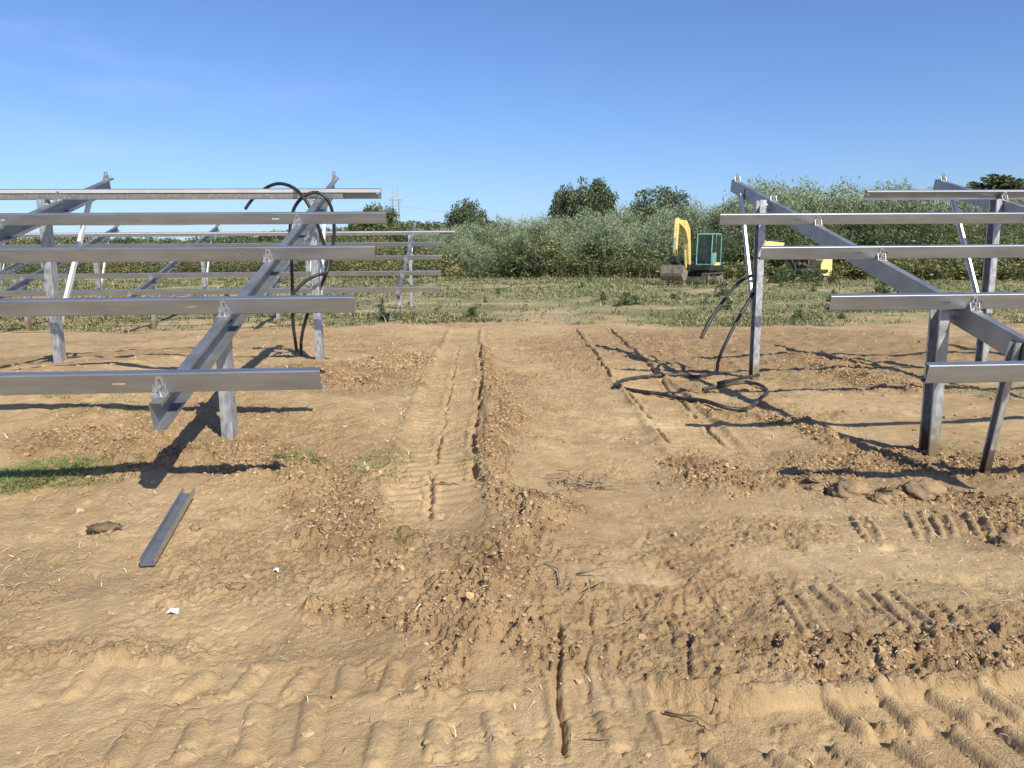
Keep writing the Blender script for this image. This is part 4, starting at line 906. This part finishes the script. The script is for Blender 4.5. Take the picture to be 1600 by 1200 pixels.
def limb(pts, w, dark=0):
    """tapered box section arm: pts (y,z,half height)"""
    up_ = []; dn = []
    for i, (y, z, r) in enumerate(pts):
        a = Vector(pts[max(i-1, 0)][:2]); c = Vector(pts[min(i+1, len(pts)-1)][:2]); d = (c-a).normalized(); n = Vector((-d.y, d.x)); up_.append((y+n.x*r, z+n.y*r)); dn.append((y-n.x*r, z-n.y*r))
    b = MB()
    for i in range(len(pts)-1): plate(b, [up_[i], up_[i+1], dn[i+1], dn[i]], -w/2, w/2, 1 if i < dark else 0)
    return b
def excavator(label, loc, rz, sc, body, frame, boom, stick, second=False):
    r = empty('excavator', loc, rz); r.scale = (sc,)*3; tag(r, label, 'excavator')
    for s in (-1, 1):
        b = MB(); n = 34; L_, ra = 1.15, .31; ring = []
        for k in range(n):
            t = k/n*(4*L_+2*math.pi*ra)
            if t < 2*L_: y, z, a = -L_+t, 2*ra, 0
            elif t < 2*L_+math.pi*ra: a = (t-2*L_)/ra; y, z = L_+ra*math.sin(a), ra+ra*math.cos(a)
            elif t < 4*L_+math.pi*ra: y, z, a = L_-(t-2*L_-math.pi*ra), 0, math.pi
            else: a = math.pi+(t-4*L_-math.pi*ra)/ra; y, z = -L_+ra*math.sin(a), ra+ra*math.cos(a)
            ring.append((y, z, a))
            b.box((s*.80, y, z), (.42, .155, .05), Matrix.Rotation(-a, 3, 'X')); b.box((s*.80, y+math.sin(a)*.035, z+math.cos(a)*.035), (.40, .03, .05), Matrix.Rotation(-a, 3, 'X'))
        tr = b.build('track', M['rubber'], r)
        b = MB(); b.box((s*.80, 0, .31), (.26, 1.9, .26))
        for y in (-1.15, 1.15): b.tube([(s*.80-.16, y, .31), (s*.80+.16, y, .31)], .25, 16)
        for y in (-.7, -.25, .25, .7): b.tube([(s*.80-.15, y, .13), (s*.80+.15, y, .13)], .11, 12)
        b.build('track_frame', M['mud'], tr)
    b = MB(); b.box((0, 0, .5), (1.3, 1.2, .3)); b.tube([(0, 0, .62), (0, 0, .78)], .5, 20); b.build('undercarriage', M['dark'], r)
    b = MB(); plate(b, [(-1.75, .12), (-1.70, .05), (-1.66, .30), (-1.72, .45), (-1.80, .46)], -.95, .95); b.box((-.5, -1.4, .3), (.1, .6, .12)); b.box((.5, -1.4, .3), (.1, .6, .12)); b.build('dozer_blade', M['mud'], r)
    # house
    b = MB(); plate(b, [(-.95, .80), (1.15, .80), (1.30, .95), (1.30, 1.12), (-.95, 1.10)], -.95, .98); b.build('deck', M['dark'], r, bevel=.02)
    b = MB(); pf = [(.90, 1.12), (1.15, 1.12), (1.32, 1.0), (1.36, 1.3), (1.30, 1.55), (1.15, 1.66), (1.05, 1.68), (.90, 1.6)]
    if second: pf = [(.62, .60), (1.50, .60), (1.62, .8), (1.60, 1.9), (1.45, 2.02), (1.05, 2.0), (.80, 1.80), (.66, 1.5)]
    plate(b, pf, -.93, .97 if second else .80); cw = b.build('counterweight', body if second else M['dark'], r, bevel=.05)
    b = MB(); b.box((.2 if not second else -.955, 1.42 if not second else 1.40, 1.25), (.7, .03, .35) if not second else (.03, .3, .55)); b.build('vent', M['dark'], cw)
    b = MB(); plate(b, [(-.85, 1.12), (.30, 1.12), (.30, 1.62), (-.5, 1.55), (-.85, 1.25)], -.93, -.08) if not second else plate(b, [(-.6, 1.12), (.30, 1.12), (.30, 1.45), (-.5, 1.4)], .3, .93); b.build('engine_cover', M['dark'], r, bevel=.02)
    # cab
    x0, x1 = (.02, .98) if not second else (-.95, .0)
    y0, y1, z0, z1 = -.82, .80, 1.12, 2.86
    cab = MB(); th = .07
    fr = lambda y, z: y   # upright cab with slightly sloping front
    yf = y0+.12
    for xx in (x0+th/2, x1-th/2):
        cab.tube([(xx, y0, z0), (xx, y0+.02, 1.9), (xx, yf, z1)], th/2, 4); cab.tube([(xx, y1, z0), (xx, y1, z1)], th/2, 4); cab.tube([(xx, yf, z1), (xx, y1, z1)], th/2, 4)
        cab.box((xx, (y0+y1)/2, z0+.03), (th*.9, y1-y0, .08)); cab.tube([(xx, -.05, z0), (xx, -.15, 1.75), (xx, -.05, z1)], th/2.6, 4)
    for (yy, zz) in ((y0, z0+.02), (yf, z1), (y1, z1), (y1, z0)): cab.tube([(x0, yy, zz), (x1, yy, zz)], th/2, 4)
    cb = cab.build('cab', frame, r)
    b = MB(); plate(b, [(yf-.03, z1), (y1+.02, z1), (y1, z1+.07), (yf+.05, z1+.07)], x0-.01, x1+.01); b.build('roof', frame, cb, bevel=.02)
    b = MB(); b.box((x1+.004, -.46, 1.5), (.03, .74, .62)) if not second else b.box((x0-.004, -.46, 1.4), (.03, .74, .5)); b.build('door', frame if not second else M['dark'], cb)
    b = MB(); gx = x1-.012 if not second else x0+.012
    b.add([(x0+th, y0+.012, z0+.12), (x1-th, y0+.012, z0+.12), (x1-th, yf+.005, z1-.07), (x0+th, yf+.005, z1-.07)], [(0, 1, 2, 3)])
    b.add([(gx, y0+th, z0+.72), (gx, -.12, z0+.72), (gx, -.10, z1-.07), (gx, yf+th, z1-.07)], [(0, 1, 2, 3)])
    b.add([(gx, -.02, z0+.12), (gx, y1-th, z0+.12), (gx, y1-th, z1-.07), (gx, -.02, z1-.07)], [(0, 1, 2, 3)])
    b.add([(x0+th, y1-.01, z0+.5), (x1-th, y1-.01, z0+.5), (x1-th, y1-.01, z1-.07), (x0+th, y1-.01, z1-.07)], [(0, 1, 2, 3)])
    b.build('window', M['glass'], cb)
    b = MB(); cx = (x0+x1)/2; b.box((cx, .12, 1.42), (.5, .48, .14)); b.box((cx, .38, 1.80), (.46, .12, .72)); b.box((cx, .39, 2.25), (.26, .1, .18)); b.box((cx-.3, -.05, 1.5), (.08, .3, .25)); b.box((cx+.3, -.05, 1.5), (.08, .3, .25)); b.build('seat', M['seat'], cb, bevel=.03)
    b = MB(); b.box((x1+.006 if not second else x0-.006, .10, 1.17), (.02, .95, .17)); b.build('skirt', M['yel2'], r)
    # arm
    xb = -.42 if not second else .28
    b = MB(); b.box((xb, -1.05, .95), (.34, .34, .4)); b.build('boom_foot', M['dark'], r)
    bm_ = limb(boom, .32, 3 if second else 0); o = bm_.build('boom', [body, M['dark']], r, bevel=.015); o.location.x = xb  # second machine: shadowed side of the lower boom painted as dark segments
    st_ = limb(stick, .19); o2 = st_.build('stick', body, r, bevel=.012); o2.location.x = xb
    def cyl(p, q, parent, rr=.065):
        p, q = Vector(p), Vector(q); m = p.lerp(q, .58); b = MB(); b.tube([p, m], rr, 10); c = b.build('cylinder', M['dark'] if second else body, parent, smooth=False); b = MB(); b.tube([m, q], rr*.5, 8); b.build('rod', M['chrome'], c)
    B0, B1, Bm = boom[0], boom[-1], boom[len(boom)//2]; S0, S1 = stick[0], stick[-1]
    cyl((0, B0[0]-.28, B0[1]-.05), (0, Bm[0]-.30, Bm[1]-.35), o)
    cyl((0, Bm[0]-.05, Bm[1]+.36), (0, B1[0]-.15, B1[1]+.32), o)
    cyl((0, S0[0]-.26, S0[1]-.1), (0, S1[0]-.24, S1[1]+.35), o2)
    for dx in (-.11, .11):
        b = MB(); b.tube([(dx, Bm[0]+.02, Bm[1]+.25), (dx, Bm[0]-.3, Bm[1]+.5), (dx, B1[0]-.2, B1[1]+.35)], .018, 6); b.build('hydraulic_line', M['dark'], o)
    # linkage, coupler, bucket
    y, z = S1[0], S1[1]
    b = MB(); b.box((xb, y-.05, z-.12), (.36, .42, .34)); b.box((xb-.16, y-.22, z+.12), (.05, .14, .6)); b.box((xb+.16, y-.22, z+.12), (.05, .14, .6)); b.tube([(xb-.24, y, z-.3), (xb+.24, y, z-.3)], .09, 10); b.box((xb+.1, y+.1, z-.42), (.4, .3, .2)); b.build('coupler', M['dark'], r, bevel=.015)
    bz = z-.45; w = .62 if not second else .4
    arc = [(y-.42, bz+.02)]+[(y-.10-.42*math.cos(k*math.pi/9), bz-.48-.44*math.sin(k*math.pi/9)+.05) for k in range(0, 9)]+[(y+.42, bz-.38)]
    b = MB(); inn = [(p*.94+(y)*.06, q*.94+(bz-.35)*.06) for p, q in arc]
    for i in range(len(arc)-1): plate(b, [arc[i], arc[i+1], inn[i+1], inn[i]], xb-w, xb+w)
    for sx in (-1, 1): b.extrude(arc, lambda p, q: (xb+sx*w, p, q), lambda p, q: (xb+sx*(w+.03), p, q))
    b.build('bucket', M['mud'], r)
    return r
excavator('yellow excavator with teal cab facing us, boom raised and bucket on the ground', (11.25, 46.0, 0), R(-34), 1.0, M['yel'], M['teal'],
          [(-.95, 1.0, .13), (-1.05, 1.7, .17), (-1.15, 2.4, .20), (-1.35, 3.05, .30), (-1.75, 3.40, .28), (-2.7, 3.55, .10)], [(-2.72, 3.75, .10), (-2.80, 3.35, .19), (-2.86, 2.5, .14), (-2.92, 1.58, .09)])
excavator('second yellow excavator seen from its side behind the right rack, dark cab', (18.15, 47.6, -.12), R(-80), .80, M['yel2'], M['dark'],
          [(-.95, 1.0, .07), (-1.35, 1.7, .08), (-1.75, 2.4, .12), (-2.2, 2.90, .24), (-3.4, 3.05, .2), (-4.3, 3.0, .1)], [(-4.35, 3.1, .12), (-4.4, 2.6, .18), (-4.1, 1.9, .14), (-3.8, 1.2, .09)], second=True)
